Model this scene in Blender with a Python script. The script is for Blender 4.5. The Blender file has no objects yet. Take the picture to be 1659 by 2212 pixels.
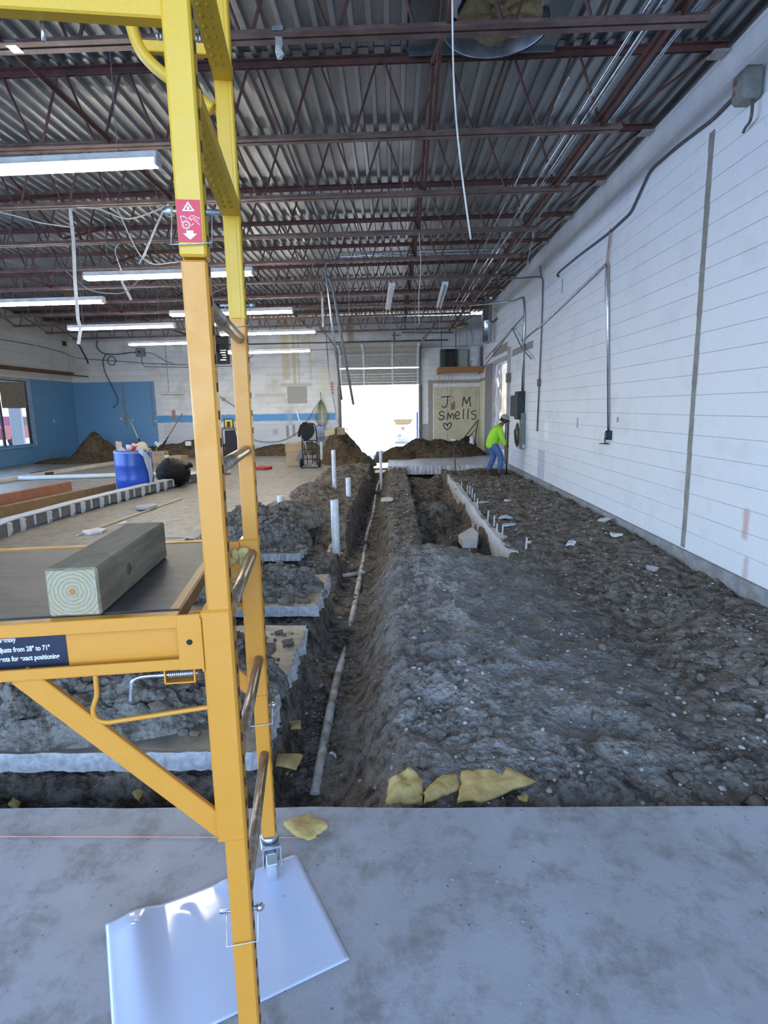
import bpy, bmesh, math, random
import numpy as np
from mathutils import Vector, Matrix
random.seed(7)
SC = bpy.context.scene
COL = SC.collection
# ---------------------------------------------------------------- camera
cam_d = bpy.data.cameras.new('camera')
cam_d.sensor_fit = 'VERTICAL'; cam_d.sensor_height = 24.0
cam_d.lens = 24.0 * 1229.94 / 2212.0
cam_d.clip_start = 0.05; cam_d.clip_end = 300
cam = bpy.data.objects.new('camera', cam_d); COL.objects.link(cam)
def cam_axes(p, y, r):
    cp, sp, cy, sy = math.cos(p), math.sin(p), math.cos(y), math.sin(y)
    fw = Vector((sy*cp, cy*cp, -sp)); rt = Vector((cy, -sy, 0)); up = rt.cross(fw)
    c, s = math.cos(r), math.sin(r)
    return c*rt + s*up, -s*rt + c*up, fw
_rt, _up, _fw = cam_axes(.180879, -.019917, -.017191)
_m = Matrix((( _rt.x, _up.x, -_fw.x, 0), (_rt.y, _up.y, -_fw.y, 0), (_rt.z, _up.z, -_fw.z, 1.55), (0, 0, 0, 1)))
cam.matrix_world = _m
SC.camera = cam
# ---------------------------------------------------------------- sky, sun, daylight through the front opening, exposure
world = bpy.data.worlds.new('sky'); SC.world = world; world.use_nodes = True
_nt = world.node_tree; _nt.nodes.clear()
_sky = _nt.nodes.new('ShaderNodeTexSky'); _sky.sky_type = 'NISHITA'; _sky.sun_disc = False
_sky.sun_elevation = math.radians(52); _sky.sun_rotation = math.radians(10); _sky.dust_density = .6; _sky.air_density = 1.0
_bg = _nt.nodes.new('ShaderNodeBackground'); _bg.inputs[1].default_value = .7
_wo = _nt.nodes.new('ShaderNodeOutputWorld')
_nt.links.new(_sky.outputs[0], _bg.inputs[0]); _nt.links.new(_bg.outputs[0], _wo.inputs[0])
_sd = bpy.data.lights.new('sun', 'SUN'); _sd.energy = 9.0; _sd.angle = math.radians(.6); _sd.color = (1.0, .95, .88)
_so = bpy.data.objects.new('sun', _sd); COL.objects.link(_so); _so.location = (0, 40, 30)
_so.rotation_euler = Vector((-.10, -.58, -.81)).to_track_quat('-Z', 'Y').to_euler()
_ad = bpy.data.lights.new('daylight', 'AREA'); _ad.shape = 'RECTANGLE'; _ad.size = 8.4; _ad.size_y = 4.0
_ad.energy = 430.0; _ad.color = (.36, .58, 1.0)
_ao = bpy.data.objects.new('daylight', _ad); COL.objects.link(_ao); _ao.location = (-1.4, -3.15, 2.35)
_ao.rotation_euler = Vector((0, 1, -.0)).to_track_quat('-Z', 'Y').to_euler()
_al = bpy.data.lights.new('daylight', 'AREA'); _al.shape = 'RECTANGLE'; _al.size = 14.6; _al.size_y = 2.3
_al.energy = 950.0; _al.color = (.32, .56, 1.0)
_lo = bpy.data.objects.new('daylight', _al); COL.objects.link(_lo); _lo.location = (-12.0, 5.4, 1.72)
_lo.rotation_euler = Vector((1, 0, -.12)).to_track_quat('-Z', 'Y').to_euler()
SC.view_settings.view_transform = 'Standard'; SC.view_settings.look = 'None'
SC.view_settings.exposure = 0.0; SC.view_settings.gamma = 1.0; SC.view_settings.use_curve_mapping = False
SC.cycles.use_denoising = True
SC.cycles.max_bounces = 8; SC.cycles.diffuse_bounces = 5; SC.cycles.glossy_bounces = 3
SC.cycles.sample_clamp_indirect = 6.0
SC.cycles.caustics_reflective = False; SC.cycles.caustics_refractive = False

# ---------------------------------------------------------------- mesh builder
def V3(*a): return Vector(a)
class MB:
    def __init__(s): s.v = []; s.f = []; s.sm = []; s.mi = []; s.m = 0
    def add(s, vs, fs, smooth=False):
        n = len(s.v); s.v += [tuple(map(float, p)) for p in vs]
        for f in fs: s.f.append([i+n for i in f]); s.sm.append(smooth); s.mi.append(s.m)
        return s
    def box(s, c, d, R=None, bev=0.0):
        """chamfered box: centre c, full sizes d, R = (ax, ay, az) unit axes"""
        c = Vector(c); X, Y, Z = [Vector(a) for a in (R or ((1,0,0),(0,1,0),(0,0,1)))]
        h = [x/2 for x in d]
        if bev <= 0:
            vs = [c+X*h[0]*i+Y*h[1]*j+Z*h[2]*k for k in (-1,1) for j in (-1,1) for i in (-1,1)]
            return s.add(vs, [(0,2,3,1),(4,5,7,6),(0,1,5,4),(2,6,7,3),(0,4,6,2),(1,3,7,5)])
        b = min(bev, min(h)*.9); vs = []; idx = {}
        for k in (-1,1):
            for j in (-1,1):
                for i in (-1,1):
                    for a in range(3):
                        q = [h[0]-b, h[1]-b, h[2]-b]; q[a] = h[a]
                        idx[(i,j,k,a)] = len(vs); vs.append(c+X*q[0]*i+Y*q[1]*j+Z*q[2]*k)
        fs = []
        for sg in (-1,1):
            g = lambda i,j,k,a: idx[(i,j,k,a)]
            q = [g(sg,-1,-1,0),g(sg,1,-1,0),g(sg,1,1,0),g(sg,-1,1,0)]; fs.append(q if sg>0 else q[::-1])
            q = [g(-1,sg,-1,1),g(1,sg,-1,1),g(1,sg,1,1),g(-1,sg,1,1)]; fs.append(q[::-1] if sg>0 else q)
            q = [g(-1,-1,sg,2),g(1,-1,sg,2),g(1,1,sg,2),g(-1,1,sg,2)]; fs.append(q if sg>0 else q[::-1])
        for a,b2,c2 in ((0,1,2),(1,2,0),(0,2,1)):
            for s1 in (-1,1):
                for s2 in (-1,1):
                    def key(t, ax):
                        k=[0,0,0]; k[a]=s1; k[b2]=s2; k[c2]=t; return idx[(k[0],k[1],k[2],ax)]
                    fs.append([key(-1,a),key(1,a),key(1,b2),key(-1,b2)])
        for k in (-1,1):
            for j in (-1,1):
                for i in (-1,1): fs.append([idx[(i,j,k,0)],idx[(i,j,k,1)],idx[(i,j,k,2)]])
        return s.add(vs, fs)
    def bar(s, a, b, w, h, up=(0,0,1), bev=0.0):
        a, b = Vector(a), Vector(b); d = b-a; L = d.length; d.normalize()
        u = Vector(up)
        if abs(d.dot(u)) > .98: u = Vector((0,1,0))
        x = d.cross(u).normalized(); u = x.cross(d).normalized()
        return s.box((a+b)/2, (L, w, h), (d, x, u), bev)
    def tube(s, pts, r, n=8, caps=True, smooth=True, closed=False):
        P = [Vector(p) for p in pts]; N = len(P)
        rr = r if isinstance(r, (list, tuple)) else [r]*N
        t0 = (P[1]-P[0]).normalized()
        ref = Vector((0,0,1)) if abs(t0.z) < .9 else Vector((1,0,0))
        x = t0.cross(ref).normalized(); vs = []
        for i in range(N):
            t = (P[(i+1) % N] if (closed or i < N-1) else P[i]) - (P[i-1] if (closed or i > 0) else P[i])
            if t.length < 1e-9: t = t0
            t.normalize(); x = (x - t*x.dot(t)); x.normalize(); y = t.cross(x)
            for k in range(n):
                a = 2*math.pi*k/n; vs.append(P[i]+(x*math.cos(a)+y*math.sin(a))*rr[i])
        fs = []
        for i in range(N if closed else N-1):
            j = (i+1) % N
            for k in range(n): fs.append((i*n+k, i*n+(k+1)%n, j*n+(k+1)%n, j*n+k))
        b = len(s.v); s.add(vs, fs, smooth)
        if caps and not closed:
            s.f.append([b+k for k in range(n)][::-1]); s.sm.append(False); s.mi.append(s.m)
            s.f.append([b+(N-1)*n+k for k in range(n)]); s.sm.append(False); s.mi.append(s.m)
        return s
    def cyl(s, a, b, r, n=12, r2=None): return s.tube([a, b], [r, r if r2 is None else r2], n)
    def lathe(s, c, prof, n=24, axis=(0,0,1), smooth=True):
        """profile (radius, height) turned about axis through c"""
        c = Vector(c); z = Vector(axis).normalized(); x = z.orthogonal().normalized(); y = z.cross(x)
        vs = []; m = len(prof)
        for r, h in prof:
            for k in range(n):
                a = 2*math.pi*k/n; vs.append(c+z*h+(x*math.cos(a)+y*math.sin(a))*r)
        fs = [(i*n+k, i*n+(k+1)%n, (i+1)*n+(k+1)%n, (i+1)*n+k) for i in range(m-1) for k in range(n)]
        return s.add(vs, fs, smooth)
    def poly(s, pts, off):
        """polygon pts extruded by the vector off"""
        P = [Vector(p) for p in pts]; o = Vector(off); n = len(P)
        return s.add(P+[p+o for p in P], [list(range(n))[::-1], list(range(n, 2*n))]+[(i, (i+1)%n, n+(i+1)%n, n+i) for i in range(n)])
    def ball(s, c, r, n=10, m=6, sc=(1,1,1), jit=0, rnd=None):
        c = Vector(c); vs = []; rnd = rnd or random
        for i in range(m+1):
            th = math.pi*i/m
            for k in range(n):
                a = 2*math.pi*k/n; j = 1+rnd.uniform(-jit, jit)
                vs.append(c+Vector((math.sin(th)*math.cos(a)*r*sc[0]*j, math.sin(th)*math.sin(a)*r*sc[1]*j, -math.cos(th)*r*sc[2]*j)))
        fs = [(i*n+k, i*n+(k+1)%n, (i+1)*n+(k+1)%n, (i+1)*n+k) for i in range(m) for k in range(n)]
        return s.add(vs, fs, True)
    def build(s, name, mats, parent=None, loc=None, kind=None):
        me = bpy.data.meshes.new(name)
        o0 = Vector((0,0,0))
        if parent is not None:
            q = parent
            while q is not None: o0 += q.location; q = q.parent
        elif loc is not None: o0 = Vector(loc)
        me.from_pydata([(x-o0.x, y-o0.y, z-o0.z) for x, y, z in s.v], [], s.f)
        me.polygons.foreach_set('use_smooth', s.sm); me.polygons.foreach_set('material_index', s.mi)
        for m in (mats if isinstance(mats, (list, tuple)) else [mats]): me.materials.append(m)
        me.update()
        o = bpy.data.objects.new(name, me); COL.objects.link(o)
        if parent is not None: o.parent = parent
        elif loc is not None: o.location = loc
        if kind: o['kind'] = kind
        return o
def smooth_path(pts, k=6):
    P = [Vector(p) for p in pts]; out = []
    for i in range(len(P)-1):
        p0 = P[max(i-1,0)]; p1 = P[i]; p2 = P[i+1]; p3 = P[min(i+2,len(P)-1)]
        for j in range(k):
            t = j/k
            out.append(.5*((2*p1)+(p2-p0)*t+(2*p0-5*p1+4*p2-p3)*t*t+(3*p1-p0-3*p2+p3)*t**3))
    out.append(P[-1]); return out
def root(name, loc, label, cat, group=None):
    o = bpy.data.objects.new(name, None); COL.objects.link(o); o.location = loc; o.empty_display_size = .1
    return tag(o, label, cat, group)
def tag(o, label, cat, group=None):
    o['label'] = label; o['category'] = cat
    if group: o['group'] = group
    return o
def struct(o, label=None):
    o['kind'] = 'structure'
    if label: o['label'] = label
    return o
def copy_tree(o, loc=None, parent=None):
    c = o.copy(); COL.objects.link(c)
    if parent is not None: c.parent = parent
    if loc is not None: c.location = loc
    for ch in o.children: copy_tree(ch, None, c)
    return c

# ---------------------------------------------------------------- numpy noise
def _hash(ix, iy, seed):
    h = (ix*374761393 + iy*668265263 + seed*1442695041) & 0xffffffff
    h = ((h ^ (h >> 13))*1274126177) & 0xffffffff
    return ((h ^ (h >> 16)) & 0xffff)/65535.0
def vnoise(x, y, seed=0):
    x = np.asarray(x, float); y = np.asarray(y, float)
    ix = np.floor(x).astype(np.int64); iy = np.floor(y).astype(np.int64)
    fx = x-ix; fy = y-iy; fx = fx*fx*(3-2*fx); fy = fy*fy*(3-2*fy)
    a = _hash(ix, iy, seed); b = _hash(ix+1, iy, seed); c = _hash(ix, iy+1, seed); d = _hash(ix+1, iy+1, seed)
    return (a*(1-fx)+b*fx)*(1-fy)+(c*(1-fx)+d*fx)*fy
def fbm(x, y, seed=0, oct=4, gain=.5):
    s = 0; a = 1.0; t = 0; x = np.asarray(x, float); y = np.asarray(y, float)
    for i in range(oct):
        s = s+a*(vnoise(x, y, seed+i*17)-.5)*2; t += a; a *= gain
        x, y = x*1.93+y*.35+3.1, y*1.93-x*.35+7.7
    return s/t
def sst(a, b, x):
    t = np.clip((np.asarray(x, float)-a)/(b-a), 0, 1); return t*t*(3-2*t)

# ---------------------------------------------------------------- materials
MATS = {}
class NT:
    def __init__(s, name):
        s.m = bpy.data.materials.new(name); s.m.use_nodes = True; s.t = s.m.node_tree; s.n = s.t.nodes
        s.b = s.n['Principled BSDF']; s.l = s.t.links
    def new(s, t, **k):
        q = s.n.new(t)
        for a, v in k.items(): setattr(q, a, v)
        return q
    def link(s, a, b): s.l.new(a, b)
    def val(s, sock, v):
        if isinstance(v, bpy.types.NodeSocket): s.link(v, sock)
        else: sock.default_value = v
    def math(s, op, a, b=0.0, clamp=False):
        q = s.new('ShaderNodeMath', operation=op, use_clamp=clamp); s.val(q.inputs[0], a); s.val(q.inputs[1], b); return q.outputs[0]
    def mix(s, f, a, b):
        q = s.new('ShaderNodeMix', data_type='RGBA'); s.val(q.inputs[0], f)
        s.val(q.inputs[6], a if isinstance(a, bpy.types.NodeSocket) else (*a, 1)); s.val(q.inputs[7], b if isinstance(b, bpy.types.NodeSocket) else (*b, 1)); return q.outputs[2]
    def pos(s):
        return s.new('ShaderNodeNewGeometry').outputs['Position']
    def obj(s): return s.new('ShaderNodeTexCoord').outputs['Object']
    def xyz(s, v):
        q = s.new('ShaderNodeSeparateXYZ'); s.link(v, q.inputs[0]); return q.outputs
    def scale(s, v, sc):
        q = s.new('ShaderNodeMapping'); s.link(v, q.inputs[0]); q.inputs['Scale'].default_value = sc; return q.outputs[0]
    def noise(s, v, sc, det=3, rough=.55, dist=0):
        q = s.new('ShaderNodeTexNoise'); s.link(v, q.inputs['Vector']); q.inputs['Scale'].default_value = sc
        q.inputs['Detail'].default_value = det; q.inputs['Roughness'].default_value = rough; q.inputs['Distortion'].default_value = dist; return q.outputs[0]
    def ramp(s, f, a, b):
        q = s.new('ShaderNodeMapRange'); s.val(q.inputs[0], f); q.inputs[1].default_value = a; q.inputs[2].default_value = b; return q.outputs[0]
    def rect(s, a, a0, a1, b, b0, b1, e=.01):
        f = s.math('MULTIPLY', s.ramp(a, a0-e, a0+e), s.math('SUBTRACT', 1.0, s.ramp(a, a1-e, a1+e)))
        g = s.math('MULTIPLY', s.ramp(b, b0-e, b0+e), s.math('SUBTRACT', 1.0, s.ramp(b, b1-e, b1+e)))
        return s.math('MULTIPLY', f, g)
    def bump(s, h, st=.3, d=.01):
        q = s.new('ShaderNodeBump'); s.link(h, q.inputs['Height']); q.inputs['Strength'].default_value = st; q.inputs['Distance'].default_value = d
        s.link(q.outputs[0], s.b.inputs['Normal'])
    def col(s, c): s.val(s.b.inputs['Base Color'], c if isinstance(c, bpy.types.NodeSocket) else (*c, 1))
    def set(s, rough=None, metal=None, spec=None, coat=None):
        if rough is not None: s.val(s.b.inputs['Roughness'], rough)
        if metal is not None: s.val(s.b.inputs['Metallic'], metal)
        if spec is not None: s.val(s.b.inputs['Specular IOR Level'], spec)
        if coat is not None: s.val(s.b.inputs['Coat Weight'], coat)
def mat(name, col, rough=.6, metal=0.0, var=.12, scale=9, bump=0.0, bscale=60, col2=None, spec=None, coat=None, lo=.35, hi=.65, stretch=None):
    """plain procedural material: colour with a noise towards col2 and a fine bump"""
    if name in MATS: return MATS[name]
    t = NT(name); p = t.pos() if stretch is None else t.scale(t.pos(), stretch)
    c2 = col2 or tuple(x*(1-var*2) for x in col)
    t.col(t.mix(t.ramp(t.noise(p, scale, 4), lo, hi), col, c2)); t.set(rough, metal, spec, coat)
    if bump: t.bump(t.noise(p, bscale, 4), bump, .01)
    MATS[name] = t.m; return t.m
def mat_emit(name, col, strength):
    t = NT(name); t.col((.8,.8,.8)); t.b.inputs['Emission Color'].default_value = (*col, 1); t.b.inputs['Emission Strength'].default_value = strength
    return t.m
# ================================================================ the setting
XR, YB, XL, YF = 3.10, 21.0, -11.66, -2.9
def roof_z(x): return 4.785 + .008*(x-3.1)
def block_mat(name, zones, base=(.80,.80,.80), dirt=(.55,.53,.50), dlo=.52, dhi=.9, top=None):
    """painted block: base colour, blotchy grime, then painted, bare or tinted zones (axis, a0, a1, z0, z1, colour, edge)"""
    t = NT(name); p = t.pos(); x, y, z = t.xyz(p)
    n = t.noise(t.scale(p, (.9, .9, 1.3)), 1.6, 6, .62)
    c = t.mix(t.math('MULTIPLY', t.ramp(n, dlo, dhi), .8), base, dirt)
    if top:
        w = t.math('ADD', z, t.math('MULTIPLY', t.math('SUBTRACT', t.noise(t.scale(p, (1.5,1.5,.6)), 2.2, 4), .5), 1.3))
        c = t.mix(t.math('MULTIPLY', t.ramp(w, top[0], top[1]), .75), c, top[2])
    wob = t.math('MULTIPLY', t.math('SUBTRACT', t.noise(p, 9, 3), .5), .05)
    ax = {'x': t.math('ADD', x, wob), 'y': t.math('ADD', y, wob)}; zz = t.math('ADD', z, wob)
    for a, a0, a1, z0, z1, colr, e in zones:
        k = t.rect(ax[a], a0, a1, zz, z0, z1, e)
        if len(colr) == 4: k = t.math('MULTIPLY', k, colr[3])
        c = t.mix(k, c, colr[:3])
    fine = t.noise(p, 55, 3)
    c = t.mix(t.math('MULTIPLY', t.ramp(fine, .55, .8), .12), c, (.45,.43,.40))
    t.col(c); t.set(.62); t.bump(t.noise(p, 130, 3), .25, .004); return t.m
BARE = (.34,.30,.26)
M_WR = block_mat('painted block right', [
    ('y', 13.1, 15.35, 2.80, 2.97, BARE, .008), ('y', 16.0, 18.3, 3.02, 3.26, BARE, .008),
    ('y', 19.3, 21.2, 2.40, 2.52, BARE, .008), ('y', 19.3, 21.2, .0, 2.40, (.74,.70,.52), .02),
    ('y', 11.82, 12.38, .0, .62, (.52,.52,.60,.75), .01), ('y', 11.6, 11.95, .84, 1.22, (.93,.94,.97), .03),  # last entry only whitens a small patch
    ('y', 13.7, 15.2, .0, .75, (.66,.70,.80,.6), .03), ('y', 10.95, 11.05, 3.55, 3.80, (.45,.40,.36), .006),
    ('y', 9.75, 9.82, 1.15, 1.33, (.50,.36,.30), .006), ('y', 8.0, 8.09, 1.3, 1.37, (.4,.33,.32), .01),
    ('y', 4.95, 5.03, .35, .62, (.62,.40,.36,.8), .02), ('y', 4.9, 4.97, -.05, .2, (.62,.46,.42,.7), .02)],
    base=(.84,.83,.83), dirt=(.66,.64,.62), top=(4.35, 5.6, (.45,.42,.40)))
BLUE, BLUE2 = (.135,.315,.56), (.10,.32,.62)
M_WB = block_mat('painted block back', [
    ('x', -8.67, -1.92, -.1, 1.15, (.60,.62,.66,.8), .01),
    ('x', -12, -8.67, -.1, 2.64, BLUE, .012), ('x', -8.67, -8.45, .3, 2.78, (.74,.73,.72), .015), ('x', -12, -8.45, 2.64, 2.84, (.72,.71,.70), .015),
    ('x', -8.67, -2.12, 1.15, 1.40, BLUE2, .006),
    ('x', -9.9, -9.78, 1.0, 2.6, (.17,.24,.33), .01), ('x', -8.86, -8.76, 1.0, 2.6, (.17,.24,.33), .01),
    ('x', -3.98, -3.72, 2.6, 5.0, (.62,.47,.20,.62), .05), ('x', -3.60, -3.50, 2.45, 5.0, (.60,.43,.16,.7), .03), ('x', -3.42, -3.37, 2.5, 5.0, (.60,.43,.16,.6), .02),
    ('x', -3.02, -2.93, 2.6, 5.0, (.62,.50,.28,.55), .03), ('x', -1.62, -1.38, 3.62, 5.2, (.36,.22,.10,.8), .06), ('x', -1.75, -1.2, 3.5, 3.75, (.45,.38,.30,.5), .08),
    ('x', -3.85, -3.13, 1.76, 2.37, (.38,.36,.32), .006), ('x', -4.05, -2.95, 2.36, 2.48, (.42,.36,.26,.6), .05),
    ('x', -5.0, -3.9, 2.05, 2.12, (.42,.36,.28,.6), .05), ('x', -4.6, -3.2, 2.75, 2.80, (.46,.40,.32,.6), .04),
    ('x', -2.75, -2.45, 1.1, 1.75, (.74,.70,.50,.7), .02), ('x', -2.72, -2.25, 2.0, 3.1, (.72,.68,.46,.5), .1),
    ('x', -3.95, -3.85, .55, .98, (.22,.22,.25), .03), ('x', -3.72, -3.62, .6, 1.0, (.25,.25,.28), .03), ('x', -4.45, -4.25, .65, .85, (.35,.36,.40,.8), .06), ('x', -3.35, -3.25, .55, .85, (.3,.31,.36,.8), .04), ('x', -3.9, -3.7, 1.0, 1.5, (.35,.42,.5,.6), .05),
    ('x', -8.12, -7.98, 1.25, 1.6, (.36,.22,.17), .02),
    ('x', 1.04, 1.36, -.1, .95, (.36,.35,.36), .01), ('x', 1.25, 1.42, -.1, 2.5, BARE, .008), ('x', 1.25, 3.2, 2.38, 2.50, BARE, .008)],
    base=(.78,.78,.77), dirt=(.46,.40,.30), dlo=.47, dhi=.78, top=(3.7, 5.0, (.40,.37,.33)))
M_WL = block_mat('painted block left', [('y', 0, 30, -.1, 2.66, (.12,.30,.53), .012), ('y', 0, 30, 2.72, 2.84, (.50,.42,.33,.6), .03)],
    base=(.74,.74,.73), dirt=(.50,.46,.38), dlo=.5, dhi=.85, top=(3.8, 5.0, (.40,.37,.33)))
M_MORTAR = mat('painted mortar', (.50,.49,.48), .8, col2=(.40,.38,.36), scale=5)
M_CONC = mat('floor concrete', (.34,.33,.325), .62, col2=(.22,.21,.205), scale=3.2, bump=.12, bscale=90, lo=.3, hi=.75)
CAMP = Vector((0, 0, 1.55))
def in_view(p):
    d = Vector(p)-CAMP; z = d.dot(_fw)
    if z < .2: return False
    u = 829.5+1230*d.dot(_rt)/z; v = 1106-1230*d.dot(_up)/z
    return -60 < u < 1720 and -60 < v < 2270
def cut(rects, hole):
    """rectangles (s0, s1, z0, z1) minus a hole"""
    out = []
    for s0, s1, z0, z1 in rects:
        a0, a1, b0, b1 = max(s0, hole[0]), min(s1, hole[1]), max(z0, hole[2]), min(z1, hole[3])
        if a0 >= a1 or b0 >= b1: out.append((s0, s1, z0, z1)); continue
        if s0 < a0: out.append((s0, a0, z0, z1))
        if a1 < s1: out.append((a1, s1, z0, z1))
        if z0 < b0: out.append((a0, a1, z0, b0))
        if b1 < z1: out.append((a0, a1, b1, z1))
    return out
def block_wall(name, axis, plane, sign, s0, s1, H, holes, m, keep=300, laid=None):
    """wall in the plane axis = plane, inward normal sign; its blocks are parts"""
    core = MB(); nrm = Vector((sign, 0, 0)) if axis == 'x' else Vector((0, sign, 0)); tan = Vector((0, 1, 0)) if axis == 'x' else Vector((1, 0, 0))
    def P(s, z, d): return tan*s+nrm*(d)+Vector((0, 0, z))+(Vector((plane,0,0)) if axis == 'x' else Vector((0,plane,0)))
    rects = [(s0-.22, s1+.22, -.45, H)]
    for h in holes: rects = cut(rects, h)
    for a, b, c, d in rects: core.box(P((a+b)/2, (c+d)/2, -.1065), ((.2 if axis == 'x' else b-a), (b-a if axis == 'x' else .2), d-c))
    w = struct(core.build(name, M_MORTAR))
    L, T = .4064, .2032; pieces = []
    l0, l1 = laid or (s0, s1)
    for c in range(int(H/T)+1):
        z0, z1 = c*T, min((c+1)*T, H)
        if z1-z0 < .03: continue
        s = l0-(L/2 if c % 2 else 0)
        while s < l1:
            iv = [(max(s, l0), min(s+L, l1))]
            for h in holes:
                if h[2] < (z0+z1)/2 < h[3]:
                    iv = [q for a, b in iv for q in ((a, min(b, h[0])), (max(a, h[1]), b)) if q[1]-q[0] > .02]
            for a, b in iv:
                if b-a > .02: pieces.append((a, b, z0, z1))
            s += L
    pieces.sort(key=lambda q: (not in_view(P((q[0]+q[1])/2, (q[2]+q[3])/2, 0)), (P((q[0]+q[1])/2, (q[2]+q[3])/2, 0)-CAMP).length))
    cache = {}; rest = MB(); rnd = random.Random(3)
    for i, (a, b, z0, z1) in enumerate(pieces):
        wd, ht = b-a-.0012, z1-z0-.005; jit = rnd.choice((-.0012, 0, .0012))
        if i < keep:
            k = (round(wd, 3), round(ht, 3))
            if k not in cache:
                mb = MB(); mb.box((0,0,0), (.04 if axis == 'x' else wd, wd if axis == 'x' else .04, ht), None, .0022)
                o = mb.build('block', m); cache[k] = o.data; bpy.data.objects.remove(o)
            o = bpy.data.objects.new('block', cache[k]); COL.objects.link(o); o.parent = w; o.location = P((a+b)/2, (z0+z1)/2, -.02+jit)
        else: rest.box(P((a+b)/2, (z0+z1)/2, -.02+jit), (.04 if axis == 'x' else wd, wd if axis == 'x' else .04, ht), None, .0022)
    if rest.v: rest.build('block_courses', m, w, kind='stuff')
    return w
DOOR_R = (15.90, 17.80, -.45, 2.78)
OVER = (-1.93, .92, -.02, 3.42)
WIN = (14.6, 18.46, .53, 2.58)
block_wall('wall_right', 'x', XR, -1, YF, YB, 4.72, [DOOR_R], M_WR, 300, (3.0, YB))
block_wall('wall_back', 'y', YB, -1, XL, XR, 4.72, [OVER], M_WB, 300)
block_wall('wall_left', 'x', XL, 1, YF, YB, 4.66, [WIN, (-2.2, 13.0, .53, 2.9)], M_WL, 230, (15.8, YB))
# front wall behind the viewer, with the broad opening the daylight comes through
mb = MB()
for a, b, c, d in cut([(XL-.2, XR+.2, -.45, 4.75)], (-5.6, 2.8, .1, 4.4)): mb.box(((a+b)/2, YF-.1, (c+d)/2), (b-a, .2, d-c))
struct(mb.build('wall_front', M_WR))
# foundation curb under the right wall, joint filler strip
mb = MB()
rr = random.Random(5); y = 3.0
while y < 20.9:
    l = rr.uniform(.5, 1.3); y1 = min(y+l, 20.95)
    mb.box((XR-.012+rr.uniform(-.004,.004), (y+y1)/2, -.152), (.05, y1-y-.006, .30), None, .006); y = y1
struct(mb.build('trim_1', mat('curb concrete', (.36,.35,.345), .8, col2=(.24,.23,.22), bump=.3)), 'rough concrete foundation curb along the foot of the right wall')
mb = MB(); pts = [(XR-.001, 6.03, .02), (XR-.001, 6.045, 1.2), (XR-.001, 6.065, 2.6), (XR-.001, 6.10, 4.11)]
for i in range(24):
    z0 = .02+i*4.09/24; mb.box((XR-.004, 6.025+.07*(i/24)+rr.uniform(-.003,.003), z0+4.09/48), (.012, .082+rr.uniform(-.008,.008), 4.09/24+.002), None, .003)
struct(mb.build('trim_2', mat('joint filler', (.33,.31,.27), .9, col2=(.25,.22,.19), bump=.3)), 'grey joint filler strip running up the white right wall')
# near slab
def slab(x0, x1, y0, y1, th, m, name='floor', lab=None, ragged=None, seed=1, mtop=None):
    """concrete slab, top at z 0, with a roughly broken edge"""
    n = 60; mb = MB(); rnd = random.Random(seed)
    def run(a, b, k, e): return [(a+(b-a)*i/k) for i in range(k)]
    out = []
    for i in range(n): t = i/n; out.append((x0+(x1-x0)*t, y0, 0))
    for i in range(n): t = i/n; out.append((x1, y0+(y1-y0)*t, 1))
    for i in range(n): t = i/n; out.append((x1-(x1-x0)*t, y1, 2))
    for i in range(n): t = i/n; out.append((x0, y1-(y1-y0)*t, 3))
    top = []; low = []
    for x, y, sd in out:
        e = (ragged or (0,0,0,0))[sd]; j = rnd.uniform(-e, e)+e*1.5*float(fbm(x*3, y*3, seed)); k = rnd.uniform(-e, e)
        q = (0, j) if sd in (0, 2) else (j, 0); r = (0, j+k) if sd in (0, 2) else (j+k, 0)
        top.append((x+q[0], y+q[1], rnd.uniform(-.002, 0) if e else 0)); low.append((x+r[0], y+r[1], -th))
    N = len(top)
    mb.add(top+low, [list(range(N)), list(range(N, 2*N))[::-1]]+[(N+i, N+(i+1)%N, (i+1)%N, i) for i in range(N)])
    o = struct(mb.build(name, [m, mtop] if mtop else m), lab)
    if mtop: o.data.polygons[0].material_index = 1
    return o
def floor_mat(name, a, b, c, dust, rough=.5):
    t = NT(name); p = t.pos()
    n1 = t.noise(p, 1.7, 6, .65); n2 = t.noise(p, 5.5, 8, .74, .15); n3 = t.noise(t.scale(p, (1,.35,1)), 14, 4, .7)
    k = t.mix(t.ramp(n1, .35, .68), a, b); k = t.mix(t.math('MULTIPLY', t.ramp(n2, .48, .64), .78), k, c)
    k = t.mix(t.math('MULTIPLY', t.ramp(n3, .60, .78), .5), k, dust)
    sp = t.new('ShaderNodeTexVoronoi'); t.link(p, sp.inputs['Vector']); sp.inputs['Scale'].default_value = 16
    k = t.mix(t.math('MULTIPLY', t.math('SUBTRACT', 1.0, t.ramp(sp.outputs['Distance'], .04, .09)), .7), k, (.08,.07,.065))
    t.col(k); t.set(t.ramp(n2, -.2, 1.4)); t.b.inputs['Specular IOR Level'].default_value = .4
    t.bump(t.math('ADD', t.noise(p, 40, 5, .7), t.math('MULTIPLY', n2, 1.5)), .22, .006); return t.m
M_SLAB = floor_mat('near slab concrete', (.43,.435,.46), (.335,.33,.33), (.225,.205,.19), (.54,.54,.55))
M_SLAB2 = floor_mat('far slab concrete', (.315,.29,.255), (.235,.21,.178), (.185,.162,.135), (.40,.38,.35))
M_SLAB3 = floor_mat('dirty strip concrete', (.26,.225,.18), (.19,.16,.125), (.13,.105,.08), (.33,.30,.26))
M_CUT = mat('cut concrete', (.52,.52,.53), .75, col2=(.34,.33,.33), scale=30, bump=.4, bscale=80)
slab(XL, XR, YF, 2.0, .12, M_SLAB, 'floor', None, (0,0,.004,0))
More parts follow.
